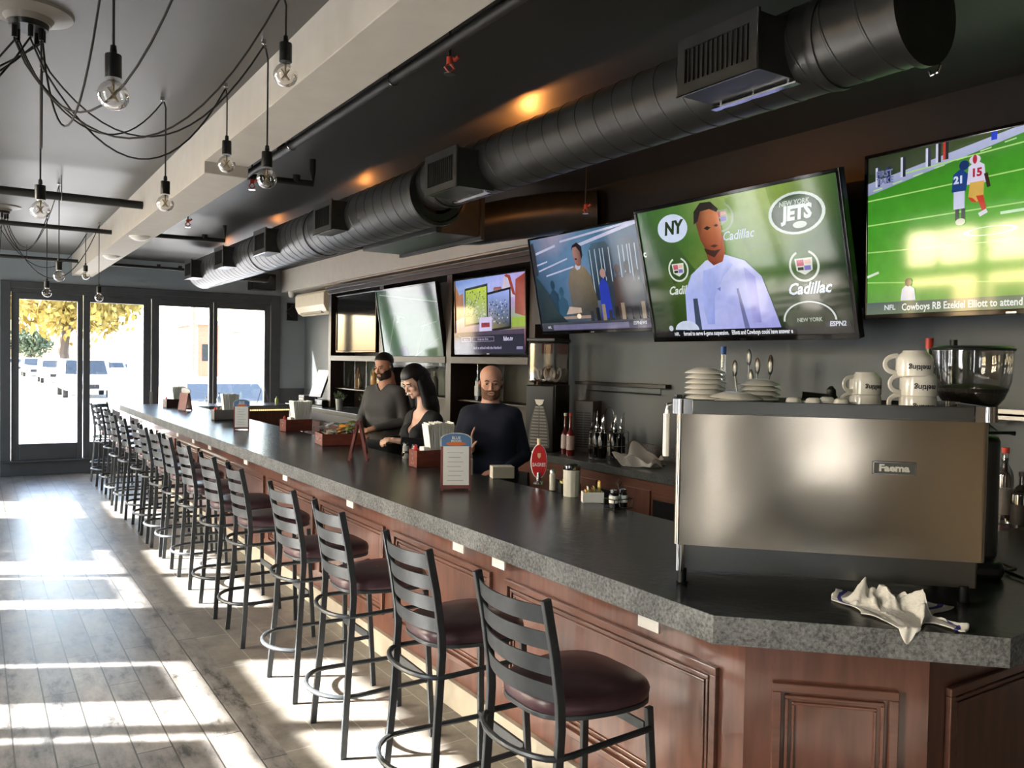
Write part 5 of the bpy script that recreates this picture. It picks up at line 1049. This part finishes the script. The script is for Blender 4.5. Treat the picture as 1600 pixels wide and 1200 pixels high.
for i in range(34):
    cx, cy = rd.uniform(-.13, .13), rd.uniform(-.11, .11); k = 0 if cy > .04 else (1 if cx < .02 else 2); k = 3 if i % 5 == 0 else k
    b = B()
    def fn(a, c, sx=rd.uniform(.03, .045), s2=rd.uniform(.02, .03)): return ((a - .5) * 2 * sx, (c - .5) * 2 * s2, .014 * math.sin(PI * a) * math.sin(PI * c) * (1 + .3 * math.sin(9 * a)))
    b.grid(fn, 6, 6); nb = len(b.v); b.v += [(x, y, -z) for x, y, z in b.v]; b.f += [tuple(j + nb for j in f[::-1]) for f in b.f[:36]]
    o = b.o('snack_packet', SN[k], None); o.location = (2.63 + cx, 6.78 + cy, ZB + .07 + (i // 8) * .028 + .012); o.rotation_euler = (rd.uniform(-.4, .4), rd.uniform(-.4, .4), rd.uniform(0, 6))
    tag(o, ['silver', 'amber', 'green', 'clear'][k] + ' wrapped snack packet heaped in the printed wooden box', 'snack', 'wrapped snacks in the wooden box, ' + ['silver', 'amber', 'green', 'clear'][k])
# A-frame menu boards
MS = mat('sign_frame', '8a4f48', .45, var=.15, scale=10); SB = mat('sign_blue', '5c7ea6', .4)
def menu(x, y, rz, label, h=.30, w_=.15, lean=R(11)):
    t = T('menu_board', label, 'menu board', (x, y, ZB), rz, 'table menu boards on the bar')
    Mf = Tx((0, -.055, 0)) @ Matrix.Rotation(-lean, 4, 'X')
    b = B(); b.box(-w_ / 2, -w_ / 2 + .014, -.006, .006, 0, h * .8, Mf); b.box(w_ / 2 - .014, w_ / 2, -.006, .006, 0, h * .8, Mf); b.box(-w_ / 2, w_ / 2, -.006, .006, .012, .032, Mf); b.o('front_frame', MS, t, smooth=False)
    Mb = Tx((0, .055, 0)) @ Matrix.Rotation(lean, 4, 'X')
    b = B(); b.box(-w_ / 2, -w_ / 2 + .014, -.006, .006, 0, h * .8, Mb); b.box(w_ / 2 - .014, w_ / 2, -.006, .006, 0, h * .8, Mb); b.box(-w_ / 2, w_ / 2, -.006, .006, .012, .032, Mb); b.box(-w_ / 2, w_ / 2, -.004, .004, .03, h * .8, Mb); b.o('rear_frame', MS, t, smooth=False)
    B().box(-w_ / 2 + .012, w_ / 2 - .012, -.009, -.003, .03, h * .8, Mf).o('menu_sheet', PAPER, t, smooth=False)
    b = B()
    for k in range(7): b.box(-w_ * .3 + (k % 3) * .004, w_ * (.24 - (k % 2) * .08), -.0098, -.009, .055 + k * .026, .0575 + k * .026, Mf)
    b.o('menu_print', mat('faint_print', 'a8a49c', .7), t, smooth=False)
    Mh = Mf @ Matrix(((1, 0, 0, 0), (0, 0, -1, 0), (0, 1, 0, 0), (0, 0, 0, 1)))
    def arch(g): return [(-w_ * .53 * g, h * .79 - (g - 1) * .06), (w_ * .53 * g, h * .79 - (g - 1) * .06)] + [(w_ * .53 * g, h * .94)] + [(w_ * .5 * g * math.cos(a * PI / 10), h * .94 + .03 * g * math.sin(a * PI / 10)) for a in range(1, 10)] + [(-w_ * .53 * g, h * .94)]
    b = B(); b.prism(arch(1.0), .004, .0115, Mh); b.o('header_board', PLAST, t, smooth=False)
    b = B(); b.prism([(x_ * .93, z_ * .93 + h * .058) for x_, z_ in arch(1.0)], .0115, .0125, Mh); b.o('header_panel', SB, t, smooth=False)
    b = B(); b.lathe([(0, 0), (1, 0)], 24, M=Mh @ Matrix.Translation((0, h * .835, .013)) @ Matrix.Diagonal((w_ * .33, .012, 1, 1))); b.o('orange_mark', mat('sign_orange', 'd8743c', .5), t, smooth=False)
    lettering('header_lettering', 'BLUE', .022, Mh @ Matrix.Translation((0, h * .94, .0128)), PLAST, t, bold=.0006); lettering('header_lettering', 'MOON', .018, Mh @ Matrix.Translation((0, h * .885, .0128)), PLAST, t, bold=.0006)
    return t
menu(2.31, 4.14, R(-26), 'red framed menu board with white sheet and blue header, nearest on the bar', h=.315, w_=.17)
menu(2.27, 8.5, R(-16), 'red framed menu board with blue header mid bar, in the window glare')
m3 = menu(2.40, 11.8, R(120), 'dark menu board seen from its side near the far end of the bar')
t = T('menu_board', 'red wooden menu board seen edge on like a letter A, beside the snack box', 'menu board', (2.36, 5.68, ZB), R(62), 'table menu boards on the bar')
for s_ in (-1, 1):
    Mf = Tx((0, s_ * .065, 0)) @ Matrix.Rotation(s_ * R(12), 4, 'X')
    b = B(); b.box(-.08, -.062, -.008, .008, 0, .29, Mf); b.box(.062, .08, -.008, .008, 0, .29, Mf); b.box(-.08, .08, -.007, .007, .2, .29, Mf); b.box(-.07, .07, -.003, .003, .04, .29, Mf); b.o('frame', MS, t, smooth=False)
# beer tap, caddies near the inner edge
t = T('beer_tap', 'red oval beer tap sign with white SAGRES lettering at the inner bar edge', 'beer tap', (2.86, 4.10, ZB), R(-30))
b = B(); b.lathe([(0, 0), (.035, 0), (.03, .012), (.016, .02), (.014, .07), (0, .07)], 20); b.o('base', CHR, t)
Mh = Matrix(((1, 0, 0, 0), (0, 0, -1, 0), (0, 1, 0, 0), (0, 0, 0, 1)))
b = B(); b.prism([(.05 * math.cos(a * PI / 20), .135 + .105 * math.sin(a * PI / 20)) for a in range(40)], -.006, .006, Mh); b.o('sign_rim', PLAST, t, bev=.002)
b = B(); b.prism([(.0455 * math.cos(a * PI / 20), .135 + .1 * math.sin(a * PI / 20)) for a in range(40)], -.0075, .0075, Mh); b.o('sign_face', mat('sagres_red', 'd02a2e', .35), t)
lettering('sign_lettering', 'SAGRES', .03, Mh @ Matrix.Translation((0, .115, .0078)), PAPER, t, bold=.0006, sx=.78)
b = B(); b.prism([(-.01, .185), (.01, .185), (.01, .165), (0, .152), (-.01, .165)], .0076, .0085, Mh); b.o('shield_mark', mat('sagres_gold', 'e8c898', .5), t, smooth=False)
b = B(); b.cyl((0, 0, .235), (0, 0, .272), .012, .014); b.o('finial', mat('finial', 'd8c8a8', .4), t)
tag((lambda o: (setattr(o, 'location', (2.80, 4.42, ZB)), setattr(o, 'rotation_euler', (0, 0, R(-20))), o)[2])(B().box(-.07, .07, -.05, .05, 0, .075).o('white_box', mat('tissue_box', 'c8c4b4', .6), None, smooth=False, bev=.004)), 'small cream box left of the red beer tap sign', 'box')
def shaker(x, y, label, h=.1, r=.018, group='glass shakers on the bar'):
    t = T('shaker', label, 'shaker', (x, y, ZB), 0, group)
    b = B(); b.lathe([(0, 0), (r, 0), (r * 1.02, h * .7), (r * .85, h * .8), (0, h * .8)], 16); b.o('glass_body', mat('shaker_fill', 'b4b2a4', .2), t); B().lathe([(r * .9, h * .78), (r * .92, h * .92), (r * .6, h), (0, h)], 16).o('metal_lid', CHR, t)
shaker(2.68, 4.62, 'narrow glass shaker behind the nearest menu board', .14, .022)
shaker(2.79, 3.86, 'slim glass shaker right of the red beer tap sign', .12)
shaker(2.54, 9.7, 'silver shaker beside the grey looking napkin box', .12, .022)
shaker(2.71, 5.62, 'steel topped glass behind the edge on menu board, left one', .12, .026); shaker(2.70, 5.45, 'steel topped glass behind the edge on menu board, right one', .12, .026)
t = T('utensil_canister', 'fluted white canister with a steel rim among the sugar boxes', 'canister', (2.76, 3.64, ZB))
b = B(); pr = [(.001, 0), (.042, 0), (.046, .16), (.046, .165), (.042, .165), (.039, .01), (.001, .01)]; vs = []; fs = []; n_ = 48
for r_, z in pr:
    for j in range(n_): rr = r_ * (1 + (.035 if (j // 2) % 2 else 0) * (r_ > .04 and z < .162)); vs.append((rr * math.cos(2 * PI * j / n_), rr * math.sin(2 * PI * j / n_), z))
for i in range(len(pr) - 1):
    for j in range(n_): fs.append((i * n_ + j, i * n_ + (j + 1) % n_, (i + 1) * n_ + (j + 1) % n_, (i + 1) * n_ + j))
b.add(vs, fs); b.o('body', mat('canister_white', 'cdc8b8', .35), t, ang=20); B().lathe([(.047, .145), (.049, .148), (.049, .168), (.042, .168)], 40).o('steel_rim', CHR, t)
b = B(); b.box(-.03, .03, -.02, .02, .12, .178); b.o('black_inserts', BPL, t, smooth=False, bev=.01)
PINK = mat('sachet_yellow', 'd2c87c', .6); 
def sugar(x, y, rz, label, tl, m=PLAST):
    t = T('sugar_caddy', label, 'caddy', (x, y, ZB), rz, 'sugar boxes by the inner bar edge')
    b = B(); w_, d, h = .11, .07, .055; b.box(-w_ / 2, w_ / 2, -d / 2, d / 2, 0, .004); b.box(-w_ / 2, w_ / 2, -d / 2, -d / 2 + .004, 0, h); b.box(-w_ / 2, w_ / 2, d / 2 - .004, d / 2, 0, h); b.box(-w_ / 2, -w_ / 2 + .004, -d / 2, d / 2, 0, h); b.box(w_ / 2 - .004, w_ / 2, -d / 2, d / 2, 0, h); b.o('box', m, t, smooth=False)
    Mz = Matrix.Translation((x, y, ZB)) @ Matrix.Rotation(rz, 4, 'Z')
    for k in range(9):
        o = B().box(-.001, .001, -.026, .026, 0, .062 + (k % 3) * .008 + (.03 if k > 6 else 0)).o('sugar_sachet', [PINK, PAPER, PINK, mat('sachet_amber', 'c88a44', .6)][(k * 3 + int(x * 10)) % 4], None, smooth=False)
        o.location = Mz @ Vector((-.042 + k * .0105, 0, .0045)); o.rotation_euler = (0, R(random.uniform(-6, 6)), rz); tag(o, tl, 'sachet', tl)
sugar(2.82, 3.74, R(-20), 'small sugar sachet box behind the fluted canister', 'sugar sachet in the box left of the fluted canister', m=BPL)
sugar(2.74, 3.43, R(-28), 'small white sugar sachet box right of the fluted canister', 'sugar sachet in the white box right of the fluted canister')
t = T('glass_caddy', 'dark wire rack of two small white topped jars at the inner bar edge', 'jar rack', (2.74, 3.22, ZB))
b = B(); b.tube([(-.06, -.04, .05), (.06, -.04, .05), (.06, .04, .05), (-.06, .04, .05)], .003, 6, closed=True); b.tube([(-.06, -.04, .003), (.06, -.04, .003), (.06, .04, .003), (-.06, .04, .003)], .003, 6, closed=True)
for x in (-.06, .06):
    for y in (-.04, .04): b.tube([(x, y, 0), (x, y, .05)], .003, 6)
b.tube([(0, 0, .0), (0, 0, .11), (.0, .02, .13), (0, 0, .15), (0, -.02, .13), (0, 0, .11)], .003, 6); b.o('wire_rack', BPL, t)
for x in (-.03, .03): B().lathe([(0, .004), (.022, .004), (.024, .07), (.018, .08), (0, .08)], 16, (x, 0, 0)).o('jar', BGL, t); B().lathe([(.018, .08), (.02, .095), (0, .1)], 14, (x, 0, 0)).o('lid', CHR, t); B().lathe([(.0245, .03), (.0248, .032), (.0248, .065), (.0245, .067)], 16, (x, 0, 0)).o('paper_label', PAPER, t)
# small far things against the glass
t = T('wire_stand', 'thin wire triangle stand on the far cross counter before the glass', 'stand', (3.86, 13.2, ZB)); B().tube([(-.1, 0, 0), (-.02, 0, .28), (.02, 0, .28), (.1, 0, 0)], .006, 6, closed=True).o('wire', BPL, t)
bottle('small green glass bottle beside the wire stand on the far counter', (4.06, 13.15, ZB), .12, .025, '9ab03c', None, '6a8a2a')
bottle('clear water glass bottle glinting near the dark menu board at the far end', (2.62, 11.55, ZB), .2, .03, 'a8b0b0', None, 'c8c8c8', clear=True)
bottle('tall clear bottle right of the dark menu board at the far end', (2.72, 11.3, ZB), .26, .03, 'a8b0b0', None, 'd8d8d8', clear=True)
t = T('bar_sink_tap', 'curved chrome bar tap behind the box in front of the woman', 'tap', (2.68, 5.42, ZB)); b = B(); b.tube([(0, 0, 0), (0, 0, .03), (-.02, .05, .06), (-.03, .11, .055), (-.03, .13, .03)], .009); b.ell((.03, -.05, .014), (.012, .012, .014), 10, 8); b.o('spout', CHR, t)
# ============================================================ PEOPLE
def snets(D, o, h):
    s = D < 0; nx, ny, nz = D.shape
    act = np.zeros((nx - 1, ny - 1, nz - 1), bool); c0 = s[:-1, :-1, :-1]
    C8 = [(i, j, k) for i in (0, 1) for j in (0, 1) for k in (0, 1)]
    for i, j, k in C8: act |= s[i:nx - 1 + i, j:ny - 1 + j, k:nz - 1 + k] != c0
    idx = np.argwhere(act); n = len(idx); acc = np.zeros((n, 3)); cnt = np.zeros(n)
    E = [(a, b) for a in C8 for b in C8 if sum(abs(p - q) for p, q in zip(a, b)) == 1 and a < b]
    for a, b in E:
        ia, ib = idx + a, idx + b; da = D[ia[:, 0], ia[:, 1], ia[:, 2]]; db = D[ib[:, 0], ib[:, 1], ib[:, 2]]; m = (da < 0) != (db < 0)
        t = np.where(m, da / np.where(m, da - db, 1), 0)[:, None]; acc += np.where(m[:, None], np.array(a) + t * (np.array(b) - np.array(a)), 0); cnt += m
    V = (idx + acc / np.maximum(cnt, 1)[:, None]) * h + np.array(o)
    num = -np.ones(act.shape, int); num[tuple(idx.T)] = np.arange(n); F = []
    for ax in range(3):
        sl0 = [slice(None)] * 3; sl1 = [slice(None)] * 3; sl0[ax] = slice(0, -1); sl1[ax] = slice(1, None)
        ch = s[tuple(sl0)] != s[tuple(sl1)]; e = np.argwhere(ch); b1, b2 = [q for q in range(3) if q != ax]
        ok = (e[:, b1] > 0) & (e[:, b2] > 0) & (e[:, b1] < D.shape[b1] - 1) & (e[:, b2] < D.shape[b2] - 1); e = e[ok]
        def cell(d1, d2): c = e.copy(); c[:, b1] += d1; c[:, b2] += d2; return num[tuple(c.T)]
        q = np.stack([cell(-1, -1), cell(0, -1), cell(0, 0), cell(-1, 0)], 1)
        fl = s[tuple(e.T)]
        if ax == 1: fl = ~fl
        q[~fl] = q[~fl][:, ::-1]; F.append(q)
    F = np.concatenate(F); F = F[(F >= 0).all(1)]
    return V, F
def cap(a, b, ra, rb=None, k=.02): return ('c', np.array(a, float), np.array(b, float), ra, ra if rb is None else rb, k)
def elp(c, r, k=.02, M=None): return ('e', np.array(c, float), np.array(r, float), M, k)
def hole(c, r, k=.01): return ('h', np.array(c, float), r, k)
def xf(prims, M):
    M = np.array(M); out = []; Rm = M[:3, :3]
    for p in prims:
        if p[0] == 'c': out.append(('c', Rm @ p[1] + M[:3, 3], Rm @ p[2] + M[:3, 3]) + p[3:])
        elif p[0] == 'e': out.append(('e', Rm @ p[1] + M[:3, 3], p[2], Rm if p[3] is None else Rm @ p[3], p[4]))
        else: out.append(('h', Rm @ p[1] + M[:3, 3]) + p[2:])
    return out
def field(prims, lo, hi, h, off=0, clip=None):
    lo = np.array(lo, float); n = np.ceil((np.array(hi) - lo) / h).astype(int) + 1
    ax = [lo[i] + h * np.arange(n[i]) for i in range(3)]; D = np.full(n, 1.0, np.float32)
    for p in prims:
        if p[0] == 'c': c0, c1, rr = np.minimum(p[1], p[2]), np.maximum(p[1], p[2]), max(p[3], p[4])
        elif p[0] == 'e': c0 = c1 = p[1]; rr = max(p[2])
        else: c0 = c1 = p[1]; rr = p[2]
        pad = rr + .05 + off; s0 = np.clip(np.floor((c0 - pad - lo) / h).astype(int), 0, n); s1 = np.clip(np.ceil((c1 + pad - lo) / h).astype(int) + 1, 0, n)
        if (s1 <= s0).any(): continue
        X, Y, Z = np.meshgrid(*[ax[i][s0[i]:s1[i]] for i in range(3)], indexing='ij'); Q = np.stack([X, Y, Z], -1)
        sub = D[s0[0]:s1[0], s0[1]:s1[1], s0[2]:s1[2]]
        if p[0] == 'c':
            ab = p[2] - p[1]; L2 = max(ab @ ab, 1e-9); t = np.clip(((Q - p[1]) @ ab) / L2, 0, 1); d = np.linalg.norm(Q - p[1] - t[..., None] * ab, axis=-1) - (p[3] + (p[4] - p[3]) * t); k = p[5]
        elif p[0] == 'e':
            q = Q - p[1]
            if p[3] is not None: q = q @ p[3]
            k0 = np.linalg.norm(q / p[2], axis=-1); k1 = np.linalg.norm(q / p[2] ** 2, axis=-1); d = k0 * (k0 - 1) / np.maximum(k1, 1e-6); k = p[4]
        else:
            d = -(np.linalg.norm(Q - p[1], axis=-1) - p[2]); k = p[3]; hh = np.clip(.5 - .5 * (sub - d) / k, 0, 1); sub[...] = sub * (1 - hh) + d * hh + k * hh * (1 - hh); continue
        hh = np.clip(.5 + .5 * (sub - d) / k, 0, 1); sub[...] = sub * (1 - hh) + d * hh - k * hh * (1 - hh)
    D -= off
    if clip is not None:
        X, Y, Z = np.meshgrid(*ax, indexing='ij'); D = np.maximum(D, clip(X, Y, Z))
    return snets(D, lo, h)
def sdf_obj(name, m, parent, prims, lo, hi, h, off=0, clip=None, label=None):
    V, F = field(prims, lo, hi, h, off, clip); b = B(); b.v = V.tolist(); b.f = F.tolist(); return b.o(name, m, parent, ang=180, label=label)
def head_prims(wide=1.0, jaw=1.0):
    w_ = wide
    return [elp((0, .012, .05), (.074 * w_, .094, .078), .02), elp((0, -.012, -.02), (.064 * w_, .074, .088), .02), cap((-.03 * w_, -.045, -.075), (.03 * w_, -.045, -.075), .03, None, .03), elp((0, -.07, -.1), (.022 * jaw, .018, .018), .02),
            cap((-.036 * w_, -.074, .022), (.036 * w_, -.074, .022), .011, None, .012), elp((-.04 * w_, -.062, -.028), (.022, .02, .02), .015), elp((.04 * w_, -.062, -.028), (.022, .02, .02), .015),
            hole((-.03 * w_, -.096, .003), .017, .008), hole((.03 * w_, -.096, .003), .017, .008),
            cap((0, -.08, .012), (0, -.106, -.032), .0075, .0115, .007), cap((-.013, -.092, -.036), (.013, -.092, -.036), .0085, None, .006),
            cap((-.02, -.084, -.061), (.02, -.084, -.061), .0065, None, .004), cap((-.017, -.083, -.072), (.017, -.083, -.072), .0075, None, .004),
            elp((-.074 * w_, .012, -.008), (.009, .019, .031), .006), elp((.074 * w_, .012, -.008), (.009, .019, .031), .006),
            cap((0, .022, -.07), (0, .045, -.19), .052 * w_, .056 * w_, .03)]
def hand(wrist, dirv, palm_n, side, curl=.5, s=1.0):
    # side=+1: thumb on the +x side of (dir x normal)
    w_, d, n_ = np.array(wrist, float), np.array(dirv, float), np.array(palm_n, float); d /= np.linalg.norm(d); n_ -= d * (n_ @ d); n_ /= np.linalg.norm(n_); x = np.cross(d, n_) * side
    P = [cap(w_, w_ + d * .05 * s, .024 * s, .026 * s, .015)]
    for i, (o_, L_) in enumerate(((.03, .072), (.011, .08), (-.009, .074), (-.028, .058))):
        b0 = w_ + d * .045 * s + x * o_ * .8 * s; P.append(cap(w_ + d * .01 * s + x * o_ * .4 * s, b0 + d * .04 * s, .0125 * s, .011 * s, .008)); p = b0 + d * .04 * s; a = 0
        for q in range(3):
            a += curl * (.7 + .12 * i); v = d * math.cos(a) + n_ * math.sin(a); e = p + v * L_ * s * (.42, .32, .26)[q]; P.append(cap(p, e, .0092 * s * (1 - .08 * q), .0085 * s * (1 - .08 * q), .003)); p = e
    t0 = w_ + d * .02 * s + x * .022 * s; t1 = t0 + (x * .7 + d * .6 + n_ * .3) * .036 * s; t2 = t1 + (x * .25 + d * .8 + n_ * .45) * .03 * s; t3 = t2 + (d * .8 + n_ * .55) * .024 * s
    P += [cap(t0, t1, .0135 * s, .0115 * s, .01), cap(t1, t2, .0108 * s, .0098 * s, .004), cap(t2, t3, .0098 * s, .0085 * s, .004)]
    return P
def person(label, loc, rz, H, head_rot, arms, skin, shirt, pants, lean=0.0, female=False, hw=1.0, neckv=None, hairf=None, beard=None, head_off=(0, 0, 0), broad=1.0):
    k = H / 1.78; t = T('person', label, 'person', loc, rz)
    hc = np.array((0, -lean * .75, 1.655 * k)) + np.array(head_off)
    Rh = np.array(Euler(head_rot).to_matrix()); Mh = np.eye(4); Mh[:3, :3] = Rh; Mh[:3, 3] = hc
    sh = .185 * broad * k; fw_ = .9 if female else 1
    ch = lambda x, y, z: np.array((x, y - lean * (z - .95) , z)) * np.array((1, 1, 1)) * k
    torso = [cap(ch(-.09, 0, .98), ch(.09, 0, .98), .115, None, .05), cap(ch(-.07, .0, 1.1), ch(.07, .0, 1.1), .115 * fw_, None, .06), cap(ch(-.08 * broad, -.005, 1.27), ch(.08 * broad, -.005, 1.27), .125 * broad * fw_, None, .06), cap(ch(-.11 * broad, .01, 1.36), ch(.11 * broad, .01, 1.36), .085 * fw_, None, .05), cap(ch(0, .02, 1.45), ch(.15 * broad, .012, 1.405), .05, .05, .03), cap(ch(0, .02, 1.45), ch(-.15 * broad, .012, 1.405), .05, .05, .03)]
    if female: torso += [elp(ch(-.07, -.11, 1.28), (.065, .06, .065), .03), elp(ch(.07, -.11, 1.28), (.065, .06, .065), .03)]
    nk = [cap(ch(0, .015, 1.44), hc + Rh @ np.array((0, .04, -.10)), .056 * fw_, .052 * fw_, .03)]
    limbs = []; hands = []
    for s_, (el, wr, hd, pn, sd, cu) in zip((-1, 1), arms):
        S_ = ch(s_ * .168 * broad, .012, 1.395); el, wr = np.array(el) * 1.0, np.array(wr) * 1.0
        limbs += [cap(S_, el, .053 * fw_, .04 * fw_, .03), cap(el, wr, .04 * fw_, .026 * fw_, .015)]; hands += hand(wr, hd, pn, sd, cu, .95 if female else 1.05)
    legs = []
    for s_ in (-1, 1): legs += [cap(ch(s_ * .09, 0, .95), (s_ * .1 * k, -.01, .5 * k), .088, .058, .04), cap((s_ * .1 * k, -.01, .5 * k), (s_ * .105 * k, .02, .09), .056, .038, .02)]
    feet = []
    for s_ in (-1, 1): feet += [cap((s_ * .105 * k, .03, .05), (s_ * .12 * k, -.14, .035), .042, .032, .02)]
    lo, hi = (-.45, -.62, -.0), (.45, .25, H + .06)
    HP = xf(head_prims(.95 if female else hw, .8 if female else 1), Mh)
    sdf_obj('body', skin, t, torso + nk + limbs + legs + HP + hands, lo, hi, .006, off=-.0015)
    nv = neckv or (lambda X, Y, Z: Z - 1.485 * k)
    def wristclip(X, Y, Z):
        c = nv(X, Y, Z)
        for (el, wr, *_r) in arms:
            d = np.array(wr) - np.array(el); L_ = np.linalg.norm(d); d = d / L_
            tt = (X - wr[0]) * d[0] + (Y - wr[1]) * d[1] + (Z - wr[2]) * d[2]; r_ = np.sqrt(np.maximum((X - wr[0]) ** 2 + (Y - wr[1]) ** 2 + (Z - wr[2]) ** 2 - tt ** 2, 0))
            c = np.maximum(c, np.where(r_ < .09, tt + .012, -1))
        return np.maximum(c, .93 * k - Z)
    sdf_obj('shirt', shirt, t, torso + [cap(ch(0, .012, 1.44), ch(0, .01, 1.5), .062 * fw_, .06 * fw_, .03)] + limbs, lo, hi, .007, off=.0075, clip=wristclip)
    sdf_obj('trousers', pants, t, [torso[0]] + legs, lo, (.45, .25, 1.05 * k), .012, off=.012, clip=lambda X, Y, Z: np.maximum(Z - 1.0 * k, .07 - Z))
    sdf_obj('shoe', mat('shoe_black', '1a1a1a', .5), t, feet, (-.3, -.3, -.01), (.3, .2, .14), .012)
    Mo = Matrix(Mh.tolist())
    for s_ in (-1, 1):
        b = B(); b.ell(tuple(Mo @ Vector((s_ * .03 * hw, -.0745, .003))), (.0125, .0125, .010), 12, 8); b.o('eye', mat('eye_white', '9a8c82', .3), t)
        b = B(); b.ell(tuple(Mo @ Vector((s_ * .03 * hw, -.0856, .002))), (.0055, .0035, .0052), 8, 6); b.o('iris', mat('iris', '2a1c14', .2), t)
        b = B(); b.tube([Mo @ Vector((s_ * .014, -.0885, .0215)), Mo @ Vector((s_ * .032, -.089, .026)), Mo @ Vector((s_ * .048, -.077, .021))], [.003, .0038, .0022], 6); b.o('eyebrow', mat('brow_dark', '1c1410', .8), t)
        b = B(); b.tube([Mo @ Vector((s_ * .016, -.085, .0085)), Mo @ Vector((s_ * .03, -.0875, .0105)), Mo @ Vector((s_ * .044, -.081, .0075))], [.003, .0045, .003], 6); b.o('eyelid', skin, t)
    Mi = Mo.inverted(); A = np.array(Mi)
    def loc_(X, Y, Z): return tuple(A[i, 0] * X + A[i, 1] * Y + A[i, 2] * Z + A[i, 3] for i in range(3))
    hl = (hc - .16).tolist(); hh_ = (hc + .16).tolist()
    core = xf([p for p in head_prims(.95 if female else hw)], Mh)
    b = B(); b.tube([Mo @ Vector((-.022, -.089, -.0665)), Mo @ Vector((0, -.0925, -.0655)), Mo @ Vector((.022, -.089, -.0665))], [.002, .003, .002], 6); b.o('mouth_line', mat('mouth_dark', '5c2c28', .5), t)
    if hairf: sdf_obj('hair', hairf[0], t, core, hl, hh_, .005, off=hairf[1], clip=lambda X, Y, Z: hairf[2](*loc_(X, Y, Z)))
    if beard: sdf_obj('beard', beard[0], t, core, hl, hh_, .004, off=beard[1], clip=lambda X, Y, Z: beard[2](*loc_(X, Y, Z)))
    return t, Mo
SK1 = mat('skin_tan', 'b8886c', .5, var=.08, scale=20); SK2 = mat('skin_warm', 'c9967c', .48, var=.06, scale=20); SK3 = mat('skin_fair', 'd6ab92', .48, var=.05, scale=20)
BRD = mat('beard_brown', '6e4f3c', .9, var=.25, scale=80); HBK = mat('hair_black', '15110f', .45, var=.2, scale=60)
def face(px, py):        # rotation so that local -y points to (px, py)
    return math.atan2(py, px) + PI / 2
def bearded(x, y, z):    # lower face shell around the mouth
    jaw = np.maximum(z + .045 + .25 * (np.abs(x) > .045) * (np.abs(x) - .045) * -4, y - .02)
    mouth = .021 - np.sqrt((x * .8) ** 2 + (z + .066) ** 2 * 2.6)
    return np.maximum(np.maximum(jaw, -z - .135), mouth + .0)
# bald bearded man, navy sweater, standing behind the near part of the bar and looking at the camera
person('bald bearded man in a navy sweater standing behind the bar and facing the camera', (3.13, 5.11, 0), face(-.66, -.74), 1.80, (R(4), 0, R(12)),
    [((-.25, -.03, 1.15), (-.09, -.24, 1.19), (.1, -.3, .9), (.95, .1, .0), -1, .14), ((.25, .04, 1.13), (.12, -.20, 1.02), (-.75, -.55, .15), (0, .3, -1), 1, .4)],
    SK2, mat('navy_knit', '141827', .9, var=.1, scale=60, bump=.3, bscale=300), mat('jeans_dark', '20242c', .8), broad=1.0, hw=1.1, head_off=(0, 0, -.028),
    beard=(BRD, .0022, bearded))
# man in grey looking down to his left hand side
person('bearded man with short dark hair in a grey long sleeved top, hands clasped', (3.245, 7.22, 0), face(-.88, -.5), 1.90, (R(14), 0, R(-6)),
    [((-.235, -.03, 1.24), (-.08, -.24, 1.16), (.75, -.6, -.35), (.3, .3, -.8), 1, .5), ((.245, .0, 1.23), (.07, -.25, 1.17), (-.75, -.55, -.3), (-.3, .3, -.8), -1, .5)],
    SK1, mat('grey_jersey', '4a4946', .9, var=.06, scale=40), mat('trouser_black', '181a1c', .8), broad=.9, hw=1.04, head_off=(0, -.005, -.03), neckv=lambda X, Y, Z: Z - 1.575 + np.maximum(0, .06 - np.abs(X)) * (Y < 0) * 1.1,
    hairf=(HBK, .007, lambda x, y, z: np.maximum(-(z - .055 - np.where(y > .0, -.09, (y + .0) * -.35)), -z - .05)), beard=(mat('beard_black', '2e221c', .9), .0028, bearded))
# dark haired woman bent over her hands
tW, Mw = person('woman with long black hair in a black top looking down at her hands', (3.06, 5.92, 0), face(-.97, -.12), 1.70, (R(30), 0, R(4)),
    [((-.21, -.12, 1.15), (-.1, -.31, 1.17), (.4, -.85, .1), (.3, .2, -1), 1, .6), ((.22, -.1, 1.15), (.06, -.32, 1.18), (-.5, -.8, .1), (-.3, .2, -1), -1, .6)],
    SK3, mat('black_top', '121213', .8, var=.1), mat('trouser_black', '181a1c', .8), lean=.16, female=True, head_off=(0, -.03, .055),
    neckv=lambda X, Y, Z: np.maximum(Z - 1.42, (Z - (1.20 + np.abs(X) * 2.2)) * (Y < -.03) - 1 * (Y >= -.03)),
    hairf=(HBK, .014, lambda x, y, z: np.maximum(-(z - .06 + np.clip((y + .045) * 2.6, 0, .3)), -z - .12)))
hp = [cap((0, .05, .03), (0, .09, -.08), .085, .075, .03), cap((0, .09, -.08), (0, .10, -.24), .078, .085, .03), cap((-.03, .09, -.2), (-.05, .10, -.38), .07, .04, .03), cap((.03, .09, -.2), (.06, .10, -.38), .07, .04, .03), cap((.07, .0, -.0), (.085, .03, -.2), .028, .035, .02), cap((-.07, .0, -.0), (-.085, .03, -.2), .028, .035, .02)]
MW = Mw @ Matrix.Rotation(R(-18), 4, 'X')
sdf_obj('long_hair', HBK, tW, xf(hp, MW), (-.35, -.4, 1.1), (.35, .4, 1.85), .009)
